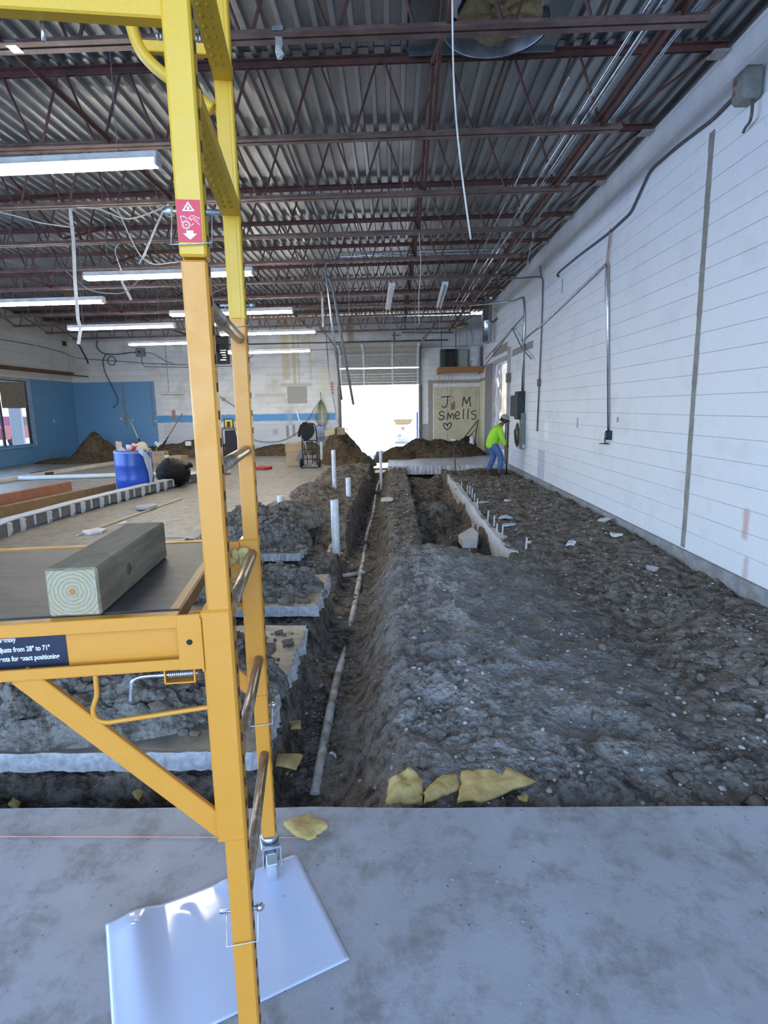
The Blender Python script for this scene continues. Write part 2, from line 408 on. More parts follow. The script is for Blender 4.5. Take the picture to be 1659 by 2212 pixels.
slab(-10.9+.0, -1.75, 6.85, 20.95, .1, M_SLAB2, 'floor', None, (.03,.05,0,0), 4)
slab(XL, -10.9, 2.05, 20.95, .1, M_SLAB2, 'floor', None, None, 4)
slab(-10.9, -2.6, 2.37, 6.85, .1, M_SLAB2, 'floor', None, (.01,.02,0,0), 6)
slab(-2.6, -.66, 2.37, 3.93, .095, M_CUT, 'floor', None, (.006,.02,.01,0), 7, M_SLAB3)
slab(-2.6, -.635, 4.33, 5.22, .085, M_CUT, 'floor', None, (.006,.02,.03,0), 8, M_SLAB3)
slab(-2.6, -1.06, 6.02, 6.72, .085, M_CUT, 'floor', None, (.01,.02,.03,0), 9, M_SLAB3)
slab(-.18, XR, 15.35, 20.95, .24, mat('washed slab', (.62,.62,.63), .55, col2=(.42,.40,.38), scale=4, bump=.2), 'floor', None, (.02,.01,0,.01), 10)
slab(-2.1, -.66, 17.2, 20.95, .2, M_SLAB2, 'floor', None, (.03,.03,0,0), 11)
# ---------------------------------------------------------------- deck: one sheet per part
M_DECK = NT('galvanised deck')
_p = M_DECK.pos(); _n = M_DECK.noise(M_DECK.scale(_p, (1,.12,1)), 5, 4); _n2 = M_DECK.noise(_p, 1.1, 3)
M_DECK.col(M_DECK.mix(M_DECK.ramp(_n, .35, .65), (.38,.395,.41), (.27,.28,.29))); M_DECK.set(M_DECK.ramp(_n2, -.35, 1.85), .72)
M_DECK = M_DECK.m
ceil_core = MB(); ceil_core.box(((XL+XR)/2, (YB+YF)/2, 4.95), (XR-XL+.6, YB-YF+.6, .10))
ceiling = struct(ceil_core.build('ceiling', mat('roof board', (.2,.2,.2), .9)))
def deck_sheet(L):
    mb = MB(); w = .9144; prof = []
    for k in range(6):
        x = k*.1524
        prof += [(x, .046), (x+.090, .046), (x+.101, 0), (x+.1414, 0)]
    prof.append((w, .046)); vs = []
    for yy in (0, L):
        for x, z in prof: vs.append((x, yy, z+.008*x))
    n = len(prof); fs = [(i, i+1, n+i+1, n+i) for i in range(n-1)]
    mb.add(vs, fs); return mb.build('deck_sheet', M_DECK)
cuts = [-2.95, 1.38, 5.95, 10.52, 15.09, 21.05]
for r in range(5):
    base = deck_sheet(cuts[r+1]-cuts[r]+.05)
    for k in range(17):
        x = XL-.35+k*.9144*.999
        if x > XR-.1: continue
        o = base if k == 0 else base.copy()
        if k: COL.objects.link(o)
        o.parent = ceiling; o.location = (x, cuts[r]-.05+(.0), roof_z(x)+.004*(r % 2))
# ---------------------------------------------------------------- open-web roof joists
def steel(name, a, b, dust): 
    t = NT(name); p = t.pos(); t.col(t.mix(t.ramp(t.noise(p, 6, 5), .4, .62), a, b))
    nz = t.xyz(t.new('ShaderNodeNewGeometry').outputs['Normal'])[2]
    t.set(.55, .15); return t.m
M_JOIST = steel('red oxide steel', (.145,.062,.050), (.085,.040,.034), None)
M_JOISTG = steel('dusty bottom chord steel', (.20,.125,.105), (.12,.07,.06), None)
def joist_mesh():
    """local: X along the joist from the right bearing, Y across, Z 0 = underside of the top chord at the right wall"""
    r = root('bar_joist', (0, 0, 0), '', 'joist')
    s = lambda x: .008*x
    top = MB(); xl = XL-XR
    def angle(mb, x0, x1, y0, sy, z0, sz, wv=.055, t=.006, h=.05):
        for (cy, cz, dy, dz) in ((y0+sy*wv/2, z0, wv, t), (y0+sy*t/2, z0-sz*h/2, t, h)):
            mb.bar((x0, cy, cz+s(x0)), (x1, cy, cz+s(x1)), dy, dz)
    for sy in (-1, 1): angle(top, xl, -.02, sy*.012, sy, .062, 1)
    top.build('top_chord', M_JOIST, r); 
    for x in (-.075, xl+.075):
        brg = MB(); brg.box((x, 0, s(x)-.012), (.14, .15, .022), None, .003); brg.build('bearing_plate', mat('pale bearing plate', (.46,.44,.41), .7), r)
    bot = MB(); b0, b1 = -.93, xl+.93
    for sy in (-1, 1): angle(bot, b1, b0, sy*.012, sy, -.61, -1)
    bot.build('bottom_chord', M_JOISTG, r)
    web = MB(); n = 21; pts = []
    step = (b0-b1-.3)/(2*n)
    for i in range(2*n+1):
        x = b0-.15-i*step; z = (-.585 if i % 2 == 0 else .035)+s(x)
        pts += [(x+.035, 0, z), (x-.035, 0, z)]
    web.tube(pts, .0125, 6, True, False)
    web.tube([(-.10, 0, .04+s(-.1)), (b0-.10, 0, -.60+s(b0))], .013, 6); web.tube([(xl+.1, 0, .04+s(xl)), (b1+.10, 0, -.60+s(b1))], .013, 6)
    web.build('web_bar', M_JOIST, r)
    return r
_words = ['first','second','third','fourth','fifth','sixth','seventh','eighth','ninth','tenth','eleventh','twelfth','thirteenth','fourteenth']
j0 = joist_mesh(); k = 0
for i in range(-3, 10):
    yy = 5.9515+1.5232*i; o = j0 if i == -3 else copy_tree(j0); o.location = (XR, yy, 4.705)
    if i < -1: o['label'] = 'rusty red open-web roof joist overhead, behind the viewer, %s one' % ('rear' if i == -3 else 'nearer')
    else:
        o['label'] = 'rusty red open-web roof joist, %s from the top of the photo' % _words[k]; k += 1
    o['group'] = 'open-web roof joists'
# bridging angles that run along the building between the joists
def bridging(x, z, lab, y0=-1.0, y1=20.6):
    mb = MB(); mb.bar((x, y0, z+.025), (x, y1, z+.025), .05, .006); mb.bar((x+.024, y0, z), (x+.024, y1, z), .006, .05)
    tag(mb.build('bridging_angle', M_JOIST, None, (x, y0, z)), lab, 'bridging')
bridging(1.95, 4.13, 'long brown bridging angle along the bottom chords beside the right wall conduits')
bridging(-2.70, 4.10, 'long brown bridging angle along the bottom chords above the scaffold side')
bridging(-6.9, 4.06, 'long brown bridging angle along the bottom chords far on the left side')
nb = 0
for i in range(-2, 9):
    for xx in (.40, -4.9):
        y0 = 5.9515+1.5232*i; mb = MB()
        for (a, b) in ((0, 1), (1, 0)):
            za, zb = (4.12, 4.69) if a == 0 else (4.69, 4.12)
            mb.bar((xx+.01*a, y0+.03, za), (xx+.01*a, y0+1.49, zb), .035, .035, bev=.004)
        tag(mb.build('cross_bridging', M_JOIST, None, (xx, y0, 4.1)), 'crossed brown bridging bars between two roof joists, %s row, %s from the viewer' % ('middle' if xx > 0 else 'left', _words[i+2]), 'bridging', 'crossed bridging, %s row' % ('middle' if xx > 0 else 'left'))
# back door: overhead sections, tracks
M_DOORP = mat('door section grey', (.36,.35,.33), .6, col2=(.30,.29,.27))
M_GALV = mat('galvanised steel', (.52,.53,.54), .38, .85, col2=(.36,.37,.38), scale=20)
M_DKST = mat('dark track steel', (.16,.15,.15), .5, .6)
dr = struct(root("door_1", (-.5, YB-.05, 2.35), 'grey sectional overhead door raised above the bright back opening', "x"));
del dr['category']
def section(z0, z1, y0, y1):
    mb = MB(); n = 6
    a, b = Vector((0, y0, z0)), Vector((0, y1, z1)); d = (b-a)
    nrm = Vector((1,0,0)).cross(d).normalized()
    for k in range(n):
        p, q = a+d*(k/n), a+d*((k+1)/n)
        off = nrm*(.008 if k in (1, 4) else 0)
        mb.bar(Vector((-.505, p.y, p.z))+off+d*.002, Vector((-.505, q.y, q.z))+off-d*.002, 2.86, .03, up=nrm)
    pan = mb.build('door_section', M_DOORP, dr)
    st = MB()
    for x in (-1.88, -1.05, -.03, .87):
        p, q = Vector((x, y0, z0)), Vector((x, y1, z1)); o = -nrm*.03 if (-nrm).y < 0 else nrm*.03
        st.bar(p+o, q+o, .07, .03, up=nrm)
    st.build('stile', mat('door stile', (.70,.70,.69), .5), pan)
section(2.36, 2.93, YB-.06, YB-.06)
section(2.975, 3.40, YB-.06, YB-.16)
section(3.44, 3.60, YB-.20, YB-.62)
section(3.62, 3.70, YB-.66, YB-1.2)
for i, x in enumerate((-1.97, .96)):
    mb = MB(); s = -1 if i == 0 else 1
    mb.bar((x, YB-.07, 0), (x, YB-.07, 3.0), .06, .05); mb.tube(smooth_path([(x, YB-.07, 3.0), (x, YB-.12, 3.3), (x, YB-.35, 3.55), (x, YB-.8, 3.63), (x, YB-2.6, 3.68)]), .03, 6)
    mb.bar((x, YB-2.5, 3.68), (x+s*.35, YB-2.5, 4.1), .03, .03); mb.bar((x, YB-1.0, 3.64), (x+s*.55, YB-1.0, 4.4), .035, .035)
    mb.build('door_track', M_DKST, dr)
mb = MB(); mb.tube([(-2.05, YB-.18, 3.62), (1.05, YB-.18, 3.62)], .02, 8); mb.tube([(-.8, YB-.18, 3.62), (-.3, YB-.18, 3.62)], .045, 10); mb.build('torsion_shaft', M_DKST, dr)
mb = MB()
for x0, x1 in ((-2.02, -1.9), (.90, 1.02)): mb.box(((x0+x1)/2, YB-.005, 1.16), (x1-x0, .03, 2.36), None, .004)
struct(mb.build('trim_3', mat('door jamb brown', (.22,.17,.16), .6)), 'dark steel jambs of the back door opening')
# ---------------------------------------------------------------- outside beyond the back door and windows
M_OUT = mat('sunlit yard concrete', (.66,.64,.60), .9, col2=(.55,.53,.50), scale=.6)
mb = MB(); mb.box((0, 41.2, -.08), (90, 40, .1)); mb.box((-37, 8, -.08), (50.4, 30, .1)); mb.box((15, 15, -.08), (23.3, 40, .1)); struct(mb.build('ground_outside', M_OUT))
mb = MB(); mb.box((-3, -19, -.3), (60, 31.8, .1)); struct(mb.build('ground_outside', mat('dark unseen ground', (.055,.055,.058), .9, col2=(.04,.04,.042))))  # unseen ground behind the viewer, made dark to bounce less light onto the posts
# ================================================================ excavated ground
def gh(x, y, fine=True):
    x = np.asarray(x, float); y = np.asarray(y, float)
    wob = .10*fbm(x*.9, y*.9, 5, 3); xs = x+wob*.5; ys = y+wob*.5
    z = -.075+.05*fbm(x*.7, y*.7, 11, 3)
    # near strip beside the slab, slightly lower
    z = z-.09*(1-sst(2.0, 2.45, y))*1.0
    # heap between pipe trench and pit
    z = z+.13*np.exp(-(((xs-.42)/.42)**2+((ys-5.75)/.75)**2))
    z = z+.08*np.exp(-(((xs-.45)/.5)**2+((ys-4.0)/1.2)**2))
    z = z-.10*np.exp(-(((xs-1.75)/.42)**2+((ys-4.3)/1.0)**2))+.05*np.exp(-(((xs-2.4)/.4)**2+((ys-3.6)/.7)**2))
    z = z-.07*np.exp(-(((xs-2.75)/.3)**2+((ys-4.9)/1.0)**2))
    # ridge between trench and pit
    rg = sst(-.25, .0, xs)*(1-sst(.28, .36, xs))*sst(6.2, 6.9, ys)*(1-sst(13.6, 14.2, ys))
    z = z+.07*rg
    # pit with a ramped near end and lumps
    pit = sst(.30, .37, xs)*(1-sst(1.22, 1.27, x))*sst(6.0, 6.9, ys+.5*(xs-.7))
    pd = -.52+.22*np.abs(fbm(x*1.5, y*.9, 31, 3))*2+.10*np.sin(y*2.6+fbm(x, y, 8)*3)
    z = z*(1-pit)+pit*pd
    # pipe trench
    xc = -.43
    tl = sst(-.80, -.60, xs); trr = 1-sst(-.33, .02-.10*sst(6, 9, y)+.08*(1-sst(2, 5, y)), xs)
    tr = tl*trr
    td = -.405+.02*fbm(x*3, y*3, 51, 2)
    z = z*(1-tr)+tr*td
    # left of the trench: fingers of slab with cross trenches
    left = 1-sst(-.70, -.60, x)
    gap = (1-sst(2.40, 2.46, y))+sst(3.88, 3.95, y)*(1-sst(4.30, 4.36, y))+sst(5.2, 5.35, y)*(1-sst(5.95, 6.05, y))+sst(6.65, 6.8, y)*(1-sst(7.3, 7.9, y+.6*(x+.7)))
    lz = -.17+.03*fbm(x*2, y*2, 61, 2); lz = lz*(1-np.clip(gap, 0, 1))+np.clip(gap, 0, 1)*(-.36+.10*(1-sst(-1.5, -.8, x)))
    far = sst(7.3, 8.0, y+.6*(x+.7)); lz = lz*(1-far)+far*(-.02+.09*fbm(x*1.1, y*.8, 71, 4)+.08*np.exp(-((x+1.1)/.4)**2))
    lz = np.where((y > 7.5) & (x < -1.75), np.minimum(lz, -.01-.2*sst(0, .5, -1.75-x)), lz)
    z = z*(1-left)+left*lz
    # under the far slabs
    z = np.where((y > 15.5) & (x > -.15), np.minimum(z, -.26), z)
    z = np.where((y > 17.25) & (x < -.7), np.minimum(z, -.26), z)
    # hollow under the wall side
    z = z-.03*sst(2.85, 3.05, x)
    if fine:
        amp = 1-.55*tr
        r1 = fbm(x*4.5, y*4.5, 91, 3)
        cl = 1-np.abs(fbm(x*11, y*11, 101, 3))*2.2
        cl2 = 1-np.abs(fbm(x*24, y*24, 111, 3))*2.4
        dens = sst(-.15, .35, fbm(x*1.3, y*1.3, 121, 3))*.8+.35
        lump = np.exp(-(((x-.35)/.75)**2+((y-5.4)/1.3)**2))+.8*np.exp(-(((x-.5)/.9)**2+((y-3.4)/1.1)**2))
        z = z+lump*amp*(.055*(1-np.abs(fbm(x*3.1, y*2.6, 141, 3))*2.6)+.03*(1-np.abs(fbm(x*6.5, y*6.0, 151, 3))*2.4)-.03)
        z = z+amp*(.045*r1+dens*(.026*cl+.013*cl2)-.01)-.035*amp*sst(.12, .5, fbm(x*2.0+9, y*3.4, 161, 4))*sst(.2, .9, x)
        z = z+.006*fbm(x*60, y*60, 131, 2)
    return z
def earth_mat(name, a, b, dry, dk, dryk=.6, blue=None):
    t = NT(name); p = t.pos()
    n1 = t.noise(p, 1.6, 5, .6); n2 = t.noise(p, 9, 6, .72, .4); n3 = t.noise(p, 42, 4, .7)
    c = t.mix(t.ramp(n1, .35, .65), a, b); c = t.mix(t.math('MULTIPLY', t.ramp(n2, .47, .66), dryk), c, dry)
    c = t.mix(t.math('MULTIPLY', t.ramp(n2, .52, .37), .9), c, dk); c = t.mix(t.math('MULTIPLY', t.ramp(n3, .55, .75), .35), c, dry)
    v = t.new('ShaderNodeTexVoronoi'); t.link(p, v.inputs['Vector']); v.inputs['Scale'].default_value = 26
    c = t.mix(t.math('MULTIPLY', t.math('MULTIPLY', t.math('SUBTRACT', 1.0, t.ramp(v.outputs['Distance'], .07, .14)), t.ramp(n2, .45, .6)), .8), c, (.50,.48,.45))
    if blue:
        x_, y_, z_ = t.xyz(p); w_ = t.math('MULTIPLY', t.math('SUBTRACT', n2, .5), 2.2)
        k1 = t.rect(t.math('ADD', x_, w_), -.1, 1.15, t.math('ADD', y_, w_), 2.4, 6.2, .5)  # paler dusty grey on the ridge front, daylight on that slope included in the colour
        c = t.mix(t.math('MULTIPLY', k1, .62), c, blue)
    t.col(c); t.set(.95, spec=.15)
    v2 = t.new('ShaderNodeTexVoronoi'); t.link(p, v2.inputs['Vector']); v2.inputs['Scale'].default_value = 34
    t.bump(t.math('ADD', t.math('MULTIPLY', n3, .9), t.math('ADD', n2, t.math('MULTIPLY', v2.outputs['Distance'], .8))), 1.0, .03); return t.m
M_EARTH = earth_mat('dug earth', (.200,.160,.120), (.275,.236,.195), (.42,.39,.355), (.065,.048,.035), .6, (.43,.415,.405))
M_HEAP = earth_mat('brown heap earth', (.115,.082,.050), (.155,.115,.075), (.23,.185,.13), (.05,.035,.024), .45)
M_HEAPG = earth_mat('grey heap earth', (.21,.185,.155), (.29,.265,.235), (.42,.40,.37), (.085,.07,.055), .75)
ny, nx = 560, 520
ys = 2.0*np.exp(np.linspace(0, math.log(17.4/2.0), ny)); xs = np.linspace(-2.75, 3.11, nx)
gx, gy = np.meshgrid(xs, ys); gz = gh(gx, gy)
verts = np.stack([gx, gy, gz], -1).reshape(-1, 3)
ii = np.arange((ny-1)*(nx-1)); r_, c_ = ii//(nx-1), ii % (nx-1); b_ = r_*nx+c_
faces = np.stack([b_, b_+1, b_+nx+1, b_+nx], 1)
def grid_mesh(name, verts, faces, m, kind=None, loc=(0,0,0)):
    me = bpy.data.meshes.new(name); me.vertices.add(len(verts)); me.vertices.foreach_set('co', (verts-np.array(loc)).astype(np.float32).ravel())
    me.loops.add(faces.size); me.loops.foreach_set('vertex_index', faces.astype(np.int32).ravel())
    me.polygons.add(len(faces)); me.polygons.foreach_set('loop_start', np.arange(0, faces.size, faces.shape[1], dtype=np.int32))
    me.polygons.foreach_set('use_smooth', np.ones(len(faces), bool)); me.update(calc_edges=True); me.materials.append(m)
    o = bpy.data.objects.new(name, me); COL.objects.link(o); o.location = loc
    if kind: o['kind'] = kind
    return o
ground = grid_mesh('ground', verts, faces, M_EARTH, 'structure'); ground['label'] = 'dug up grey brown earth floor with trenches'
# soil under everything so that no gap shows below slabs
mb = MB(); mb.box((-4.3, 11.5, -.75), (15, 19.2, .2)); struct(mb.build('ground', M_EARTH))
# earth heaps
def heap(cx, cy, rx, ry, h, label, m=None, rot=0, z0=0.0, seed=1, power=1.0, clod=1.0, na=150, nr=60, ragged=.18, group=None):
    a = np.linspace(0, 2*math.pi, na, endpoint=False); r = np.linspace(0, 1, nr)
    R, A = np.meshgrid(r, a, indexing='ij')
    edge = 1+ragged*fbm(np.cos(A)*1.7+seed, np.sin(A)*1.7+seed*2, seed, 3)*1.6
    lx, ly = R*edge*rx*np.cos(A), R*edge*ry*np.sin(A)
    x = cx+lx*math.cos(rot)-ly*math.sin(rot); y = cy+lx*math.sin(rot)+ly*math.cos(rot)
    prof = np.clip(1-R**1.5, 0, 1)**power
    big = 1+.42*fbm(x*1.7, y*1.7, seed+5, 3)
    fade = sst(0, .18, 1-R)
    z = z0-.03+(h+.03)*prof*big+fade*clod*(.035*fbm(x*4.5, y*4.5, seed+9, 3)+.030*(1-np.abs(fbm(x*10, y*10, seed+12, 3))*2)+.014*(1-np.abs(fbm(x*24, y*24, seed+14, 2))*2)+.010*fbm(x*48, y*48, seed+15, 2))
    z = np.where(R > .995, z0-.05, z)
    v = np.stack([x, y, z], -1).reshape(-1, 3)
    f = []
    for i in range(nr-1):
        k = np.arange(na); f.append(np.stack([i*na+k, (i+1)*na+k, (i+1)*na+(k+1) % na, i*na+(k+1) % na], 1))
    o = grid_mesh('dirt_heap', v, np.concatenate(f), m or M_HEAP, None, (cx, cy, z0))
    return tag(o, label, 'dirt heap', group)
heap(-1.74, 3.07, 1.03, .67, .24, 'heap of crumbly grey soil on the cut slab strip behind the scaffold platform', M_HEAPG, 0, 0, 3, .5, 1.7, 240, 100, .07)
heap(-1.45, 4.82, .85, .33, .17, 'low grey soil heap on the second slab strip from the front', M_HEAPG, .05, 0, 5, .6, 1.5, 200, 80, .08)
heap(-1.65, 6.55, .70, .42, .33, 'grey soil heap on the third slab strip, behind the rear scaffold post', M_HEAPG, .3, 0, 7, .7, 1.7, 200, 80)
heap(-1.55, 8.2, .62, .75, .20, 'rough soil heap around the short capped white pipe', M_HEAPG, .2, -.02, 9, .8, 1.3)
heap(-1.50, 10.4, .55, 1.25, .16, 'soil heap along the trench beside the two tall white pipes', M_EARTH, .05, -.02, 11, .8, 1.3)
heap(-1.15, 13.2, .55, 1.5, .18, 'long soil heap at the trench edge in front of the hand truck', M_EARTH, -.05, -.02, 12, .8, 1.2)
heap(-1.50, 16.9, .85, 1.6, .50, 'tall brown soil heap left of the back door opening', M_HEAP, .25, -.02, 13, 1.0, 1.2)
heap(-1.85, 19.2, .75, 1.0, .95, 'steep reddish brown soil heap against the left door jamb', M_HEAP, .1, -.02, 15, 1.0, 1.2)
heap(1.45, 18.6, 1.55, .95, .52, 'broad dark soil heap under the graffiti panel', M_HEAP, .03, -.02, 17, .62, 1.3, ragged=.12)
heap(.15, 17.9, .62, .7, .30, 'rounded soil heap at the left end of the washed slab', M_HEAP, .1, -.02, 19, .8, 1.2)
heap(-10.05, 19.1, 1.0, 1.1, .78, 'pointed dark soil heap in the blue corner by the window', M_HEAP, 0, 0, 21, 1.35, .8, ragged=.1)
heap(-10.3, 18.3, 1.25, 1.0, .16, 'spread foot of loose soil in front of the corner heap', M_HEAP, .3, 0, 22, .8, 1.0)
heap(-7.0, 20.0, 2.1, .75, .48, 'long dark soil heap along the back wall behind the cardboard boxes', M_HEAP, 0, 0, 25, .6, 1.2, ragged=.1)
heap(-3.7, 20.1, 1.55, .65, .40, 'long dark soil heap along the back wall between table and hand truck', M_HEAP, 0, 0, 27, .6, 1.0, ragged=.1)
heap(2.35, 13.9, .55, .38, .12, 'small dark soil heap at the feet of the bending worker', M_HEAP, 0, -.10, 29, .9, .8)
# loose stones and chips: nobody could count them
def rocks(name, n, seed, m, rmin, rmax, zone, lab, cat, zf=None, flat=.8):
    rnd = random.Random(seed); ico = bmesh.new(); bmesh.ops.create_icosphere(ico, subdivisions=1, radius=1)
    bv = [v.co.copy() for v in ico.verts]; bf = [[v.index for v in f.verts] for f in ico.faces]; ico.free()
    pts = [zone(rnd) for _ in range(n)]; pts = np.array([p for p in pts if p is not None])
    z = zf(pts[:,0], pts[:,1]) if zf else gh(pts[:,0], pts[:,1])
    V = []; F = []
    bva = np.array([list(v) for v in bv]); bfa = np.array(bf)
    for i, (x, y) in enumerate(pts):
        r = rmin*(rmax/rmin)**(rnd.random()**2.2)*(1+.06*y)
        s = np.array([rnd.uniform(.7, 1.3), rnd.uniform(.7, 1.3), rnd.uniform(.45, .9)*flat])*r
        jit = 1+np.array([rnd.uniform(-.22, .22) for _ in range(len(bva))])[:, None]
        a = rnd.uniform(0, 6.28); c, q = math.cos(a), math.sin(a); v = bva*jit*s
        v = np.stack([v[:,0]*c-v[:,1]*q+x, v[:,0]*q+v[:,1]*c+y, v[:,2]+z[i]+r*.25], 1)
        F.append(bfa+len(V)*len(bva)); V.append(v)
    o = grid_mesh(name, np.concatenate(V), np.concatenate(F), m, 'stuff')
    o.data.polygons.foreach_set('use_smooth', np.zeros(len(o.data.polygons), bool))
    return tag(o, lab, cat)
def near_zone(r):
    y = 2.06*(15.0/2.06)**(r.random()**1.1); x = r.uniform(-.9, 3.05)
    if y < 2.1: return None
    return (x, y)
M_CLOD = mat('soil clod', (.25,.22,.19), .95, col2=(.15,.125,.10), scale=14, bump=.5, spec=.15)
M_CHIP = mat('pale chip', (.62,.61,.59), .8, col2=(.42,.40,.38), scale=30)
rocks('loose_clods', 2000, 3, M_CLOD, .006, .035, near_zone, 'loose soil clods strewn over the dug earth', 'clods')
rocks('pale_chips', 2400, 4, M_CHIP, .003, .014, near_zone, 'pale stone and concrete chips strewn over the dug earth', 'chips')
def heap_zone(r): return (r.uniform(-2.0, -.72), r.choice((r.uniform(2.5, 3.8), r.uniform(4.4, 5.15), r.uniform(6.1, 6.65))))
_dg = bpy.context.evaluated_depsgraph_get()
def drop(x, y, z=2.0):
    ok, p, n, i, ob, mt = SC.ray_cast(_dg, (x, y, z), (0, 0, -1))
    return p.z if ok else 0
_dg.update()
rocks('heap_clods', 1500, 5, M_CLOD, .008, .045, heap_zone, 'loose grey clods on the soil heaps behind the scaffold', 'clods', lambda X, Y: np.array([drop(a, b, .9) for a, b in zip(X, Y)]))
rocks('floor_grit', 420, 6, mat('grit', (.42,.41,.40), .9), .0012, .005, lambda r: (r.uniform(-1.7, 1.7), r.uniform(1.0, 1.98)), 'fine grit scattered on the near concrete slab', 'grit', lambda X, Y: X*0, .7)
# ================================================================ rolling scaffold
def paint(name, a, b):
    t = NT(name); p = t.pos()
    c = t.mix(t.ramp(t.noise(p, 700, 2), .35, .65), a, b)
    c = t.mix(t.math('MULTIPLY', t.ramp(t.noise(p, 16, 5, .7), .68, .80), .5), c, (.30,.22,.12))
    t.col(c); t.set(t.ramp(t.noise(p, 30, 3), -.3, 1.6), coat=.05); t.bump(t.noise(p, 420, 2), .12, .002); return t.m
M_YEL = paint('yellow enamel', (.72,.42,.025), (.62,.36,.022))
M_ORG = paint('orange yellow enamel', (.68,.285,.03), (.60,.25,.026))
M_RUNG = NT('worn rung'); _p = M_RUNG.pos()
M_RUNG.col(M_RUNG.mix(M_RUNG.ramp(M_RUNG.noise(_p, 30, 5, .7), .45, .6), (.30,.19,.11), (.42,.36,.30))); M_RUNG.set(.30, .35); M_RUNG = M_RUNG.m
M_ZINC = mat('zinc plate', (.66,.68,.72), .28, .9, col2=(.45,.46,.48), scale=60)
M_HOLE = mat('dark hole', (.03,.022,.015), .9)
M_WHITE = mat('white print', (.85,.85,.88), .5); M_RED = mat('red sticker', (.62,.025,.045), .45, var=.04); M_BLACKL = mat('navy label', (.012,.015,.04), .4)
M_DECKP = NT('scaffold deck ply'); _p = M_DECKP.pos(); _a = M_DECKP.noise(M_DECKP.scale(_p, (1,6,1)), 8, 5); _b = M_DECKP.noise(_p, 5, 5, .7)
M_DECKP.col(M_DECKP.mix(M_DECKP.ramp(_b, .45, .7), M_DECKP.mix(M_DECKP.ramp(_a, .35, .65), (.085,.078,.075), (.060,.053,.05)), (.12,.115,.115)))
M_DECKP.set(.5, spec=.35); M_DECKP.bump(M_DECKP.math('ADD', _a, M_DECKP.noise(_p, 60, 4)), .12, .004); M_DECKP = M_DECKP.m
SA = Vector((-.349, 1.072, 0)); SD = Vector((-.144, .9896, 0)); SP = Vector((-.9896, -.144, 0)); SZ = Vector((0, 0, 1)); SR = (SP, SD, SZ)
def S(v, u, z): return SA+SP*v+SD*u+SZ*z
UF = .617
scaf = root('rolling_scaffold', (-.40, 1.38, 0), 'tall yellow steel rolling scaffold with rung ladder end and work platform', 'scaffold')
holes = MB()
for u, nm in ((0, 'near'), (UF, 'far')):
    lo = MB(); lo.box(S(0, u, .98), (.045, .045, 1.66), SR, .004); post = lo.build('post', M_ORG, scaf)
    seam = 1.815 if u == 0 else 1.80
    up = MB(); up.box(S(0, u, seam+.62), (.0465, .0465, 1.24), SR, .004)
    if u: up.box(S(.001, u, seam+.62), (.030, .0485, 1.236), SR, .003)
    up.build('upper_post', M_YEL, scaf)
    sl = MB(); sl.box(S(.006, u, .915), (.060, .056, .51), SR, .005); sl.box(S(.012, u, .668), (.05, .05, .02), SR, .003)
    sl.build('platform_sleeve', M_ORG, scaf)
    for k in range(46):
        z = .17+k*.0508
        if .66 < z < 1.17: x = -.0245
        else: x = -.0228 if z < seam else -.0236
        holes.box(S(x, u, z), (.0014, .010, .017), SR, .0)
    # caster
    cs = MB(); c = S(0, u, 0); c.z = 0
    cs.lathe(c+SZ*.128, [(.0, .022), (.026, .022), (.030, .014), (.030, .004), (.022, 0), (0, 0)], 16)
    w = Vector((.30, -.954, 0)); ax = Vector((.954, .30, 0)); hub = c+w*.022+SZ*.052
    cs.box(c+SZ*.122+w*.006, (.062, .07, .008), (ax, w, SZ), .002)
    cast = cs.build('caster', M_ZINC, scaf)
    fk = MB()
    for s in (-1, 1):
        fk.poly([c+ax*.029*s+SZ*.124-w*.028, c+ax*.029*s+SZ*.124+w*.036, hub+ax*.029*s+w*.018+SZ*.0, hub+ax*.029*s-w*.014-SZ*.012], ax*.004)
    fk.build('fork', M_ZINC, cast)
    wh = MB(); wh.lathe(hub-ax*.019, [(.012, -.004), (.030, 0), (.046, .002), (.050, .010), (.050, .028), (.046, .036), (.030, .038), (.012, .042)], 28, ax)
    wh.build('wheel', mat('grey wheel', (.40,.43,.50), .5, col2=(.28,.30,.35)), cast)
    bk = MB(); b = c+w*.058+SZ*.098; bk.box(b, (.036, .04, .006), (ax, (w*.85+SZ*-.35).normalized(), (SZ*.85+w*.35).normalized()), .002); bk.box(b-w*.03+SZ*.01, (.022, .04, .005), (ax, w, SZ), .001)
    bk.build('brake_pedal', mat('pedal grey', (.55,.56,.55), .4, .4), cast)
hl = holes.build('pin_holes', M_HOLE, scaf, kind='stuff')
for z in (.455, .785, 1.125, 1.435, 1.75):
    mb = MB(); mb.tube([S(-.002, .018, z), S(-.002, UF-.018, z)], .0145, 14); mb.build('rung', M_RUNG, scaf)
for z in (2.072, 2.40, 2.73):
    mb = MB(); mb.box(S(-.001, UF/2, z), (.046, UF-.045, .003), SR)
    for s in (-1, 1): mb.box(S(-.001+s*.0225, UF/2, z+.013), (.003, UF-.045, .028), SR)
    st = mb.build('channel_step', M_YEL, scaf)
    dm = MB()
    for k in range(13):
        for s in (-.009, .009): dm.lathe(S(s, .09+k*.036, z-.0012), [(0, -.004), (.004, -.0035), (.006, 0)], 8)
    dm.build('tread_dimple', mat('yellow dimple', (.42,.24,.012), .5), st, kind='stuff')
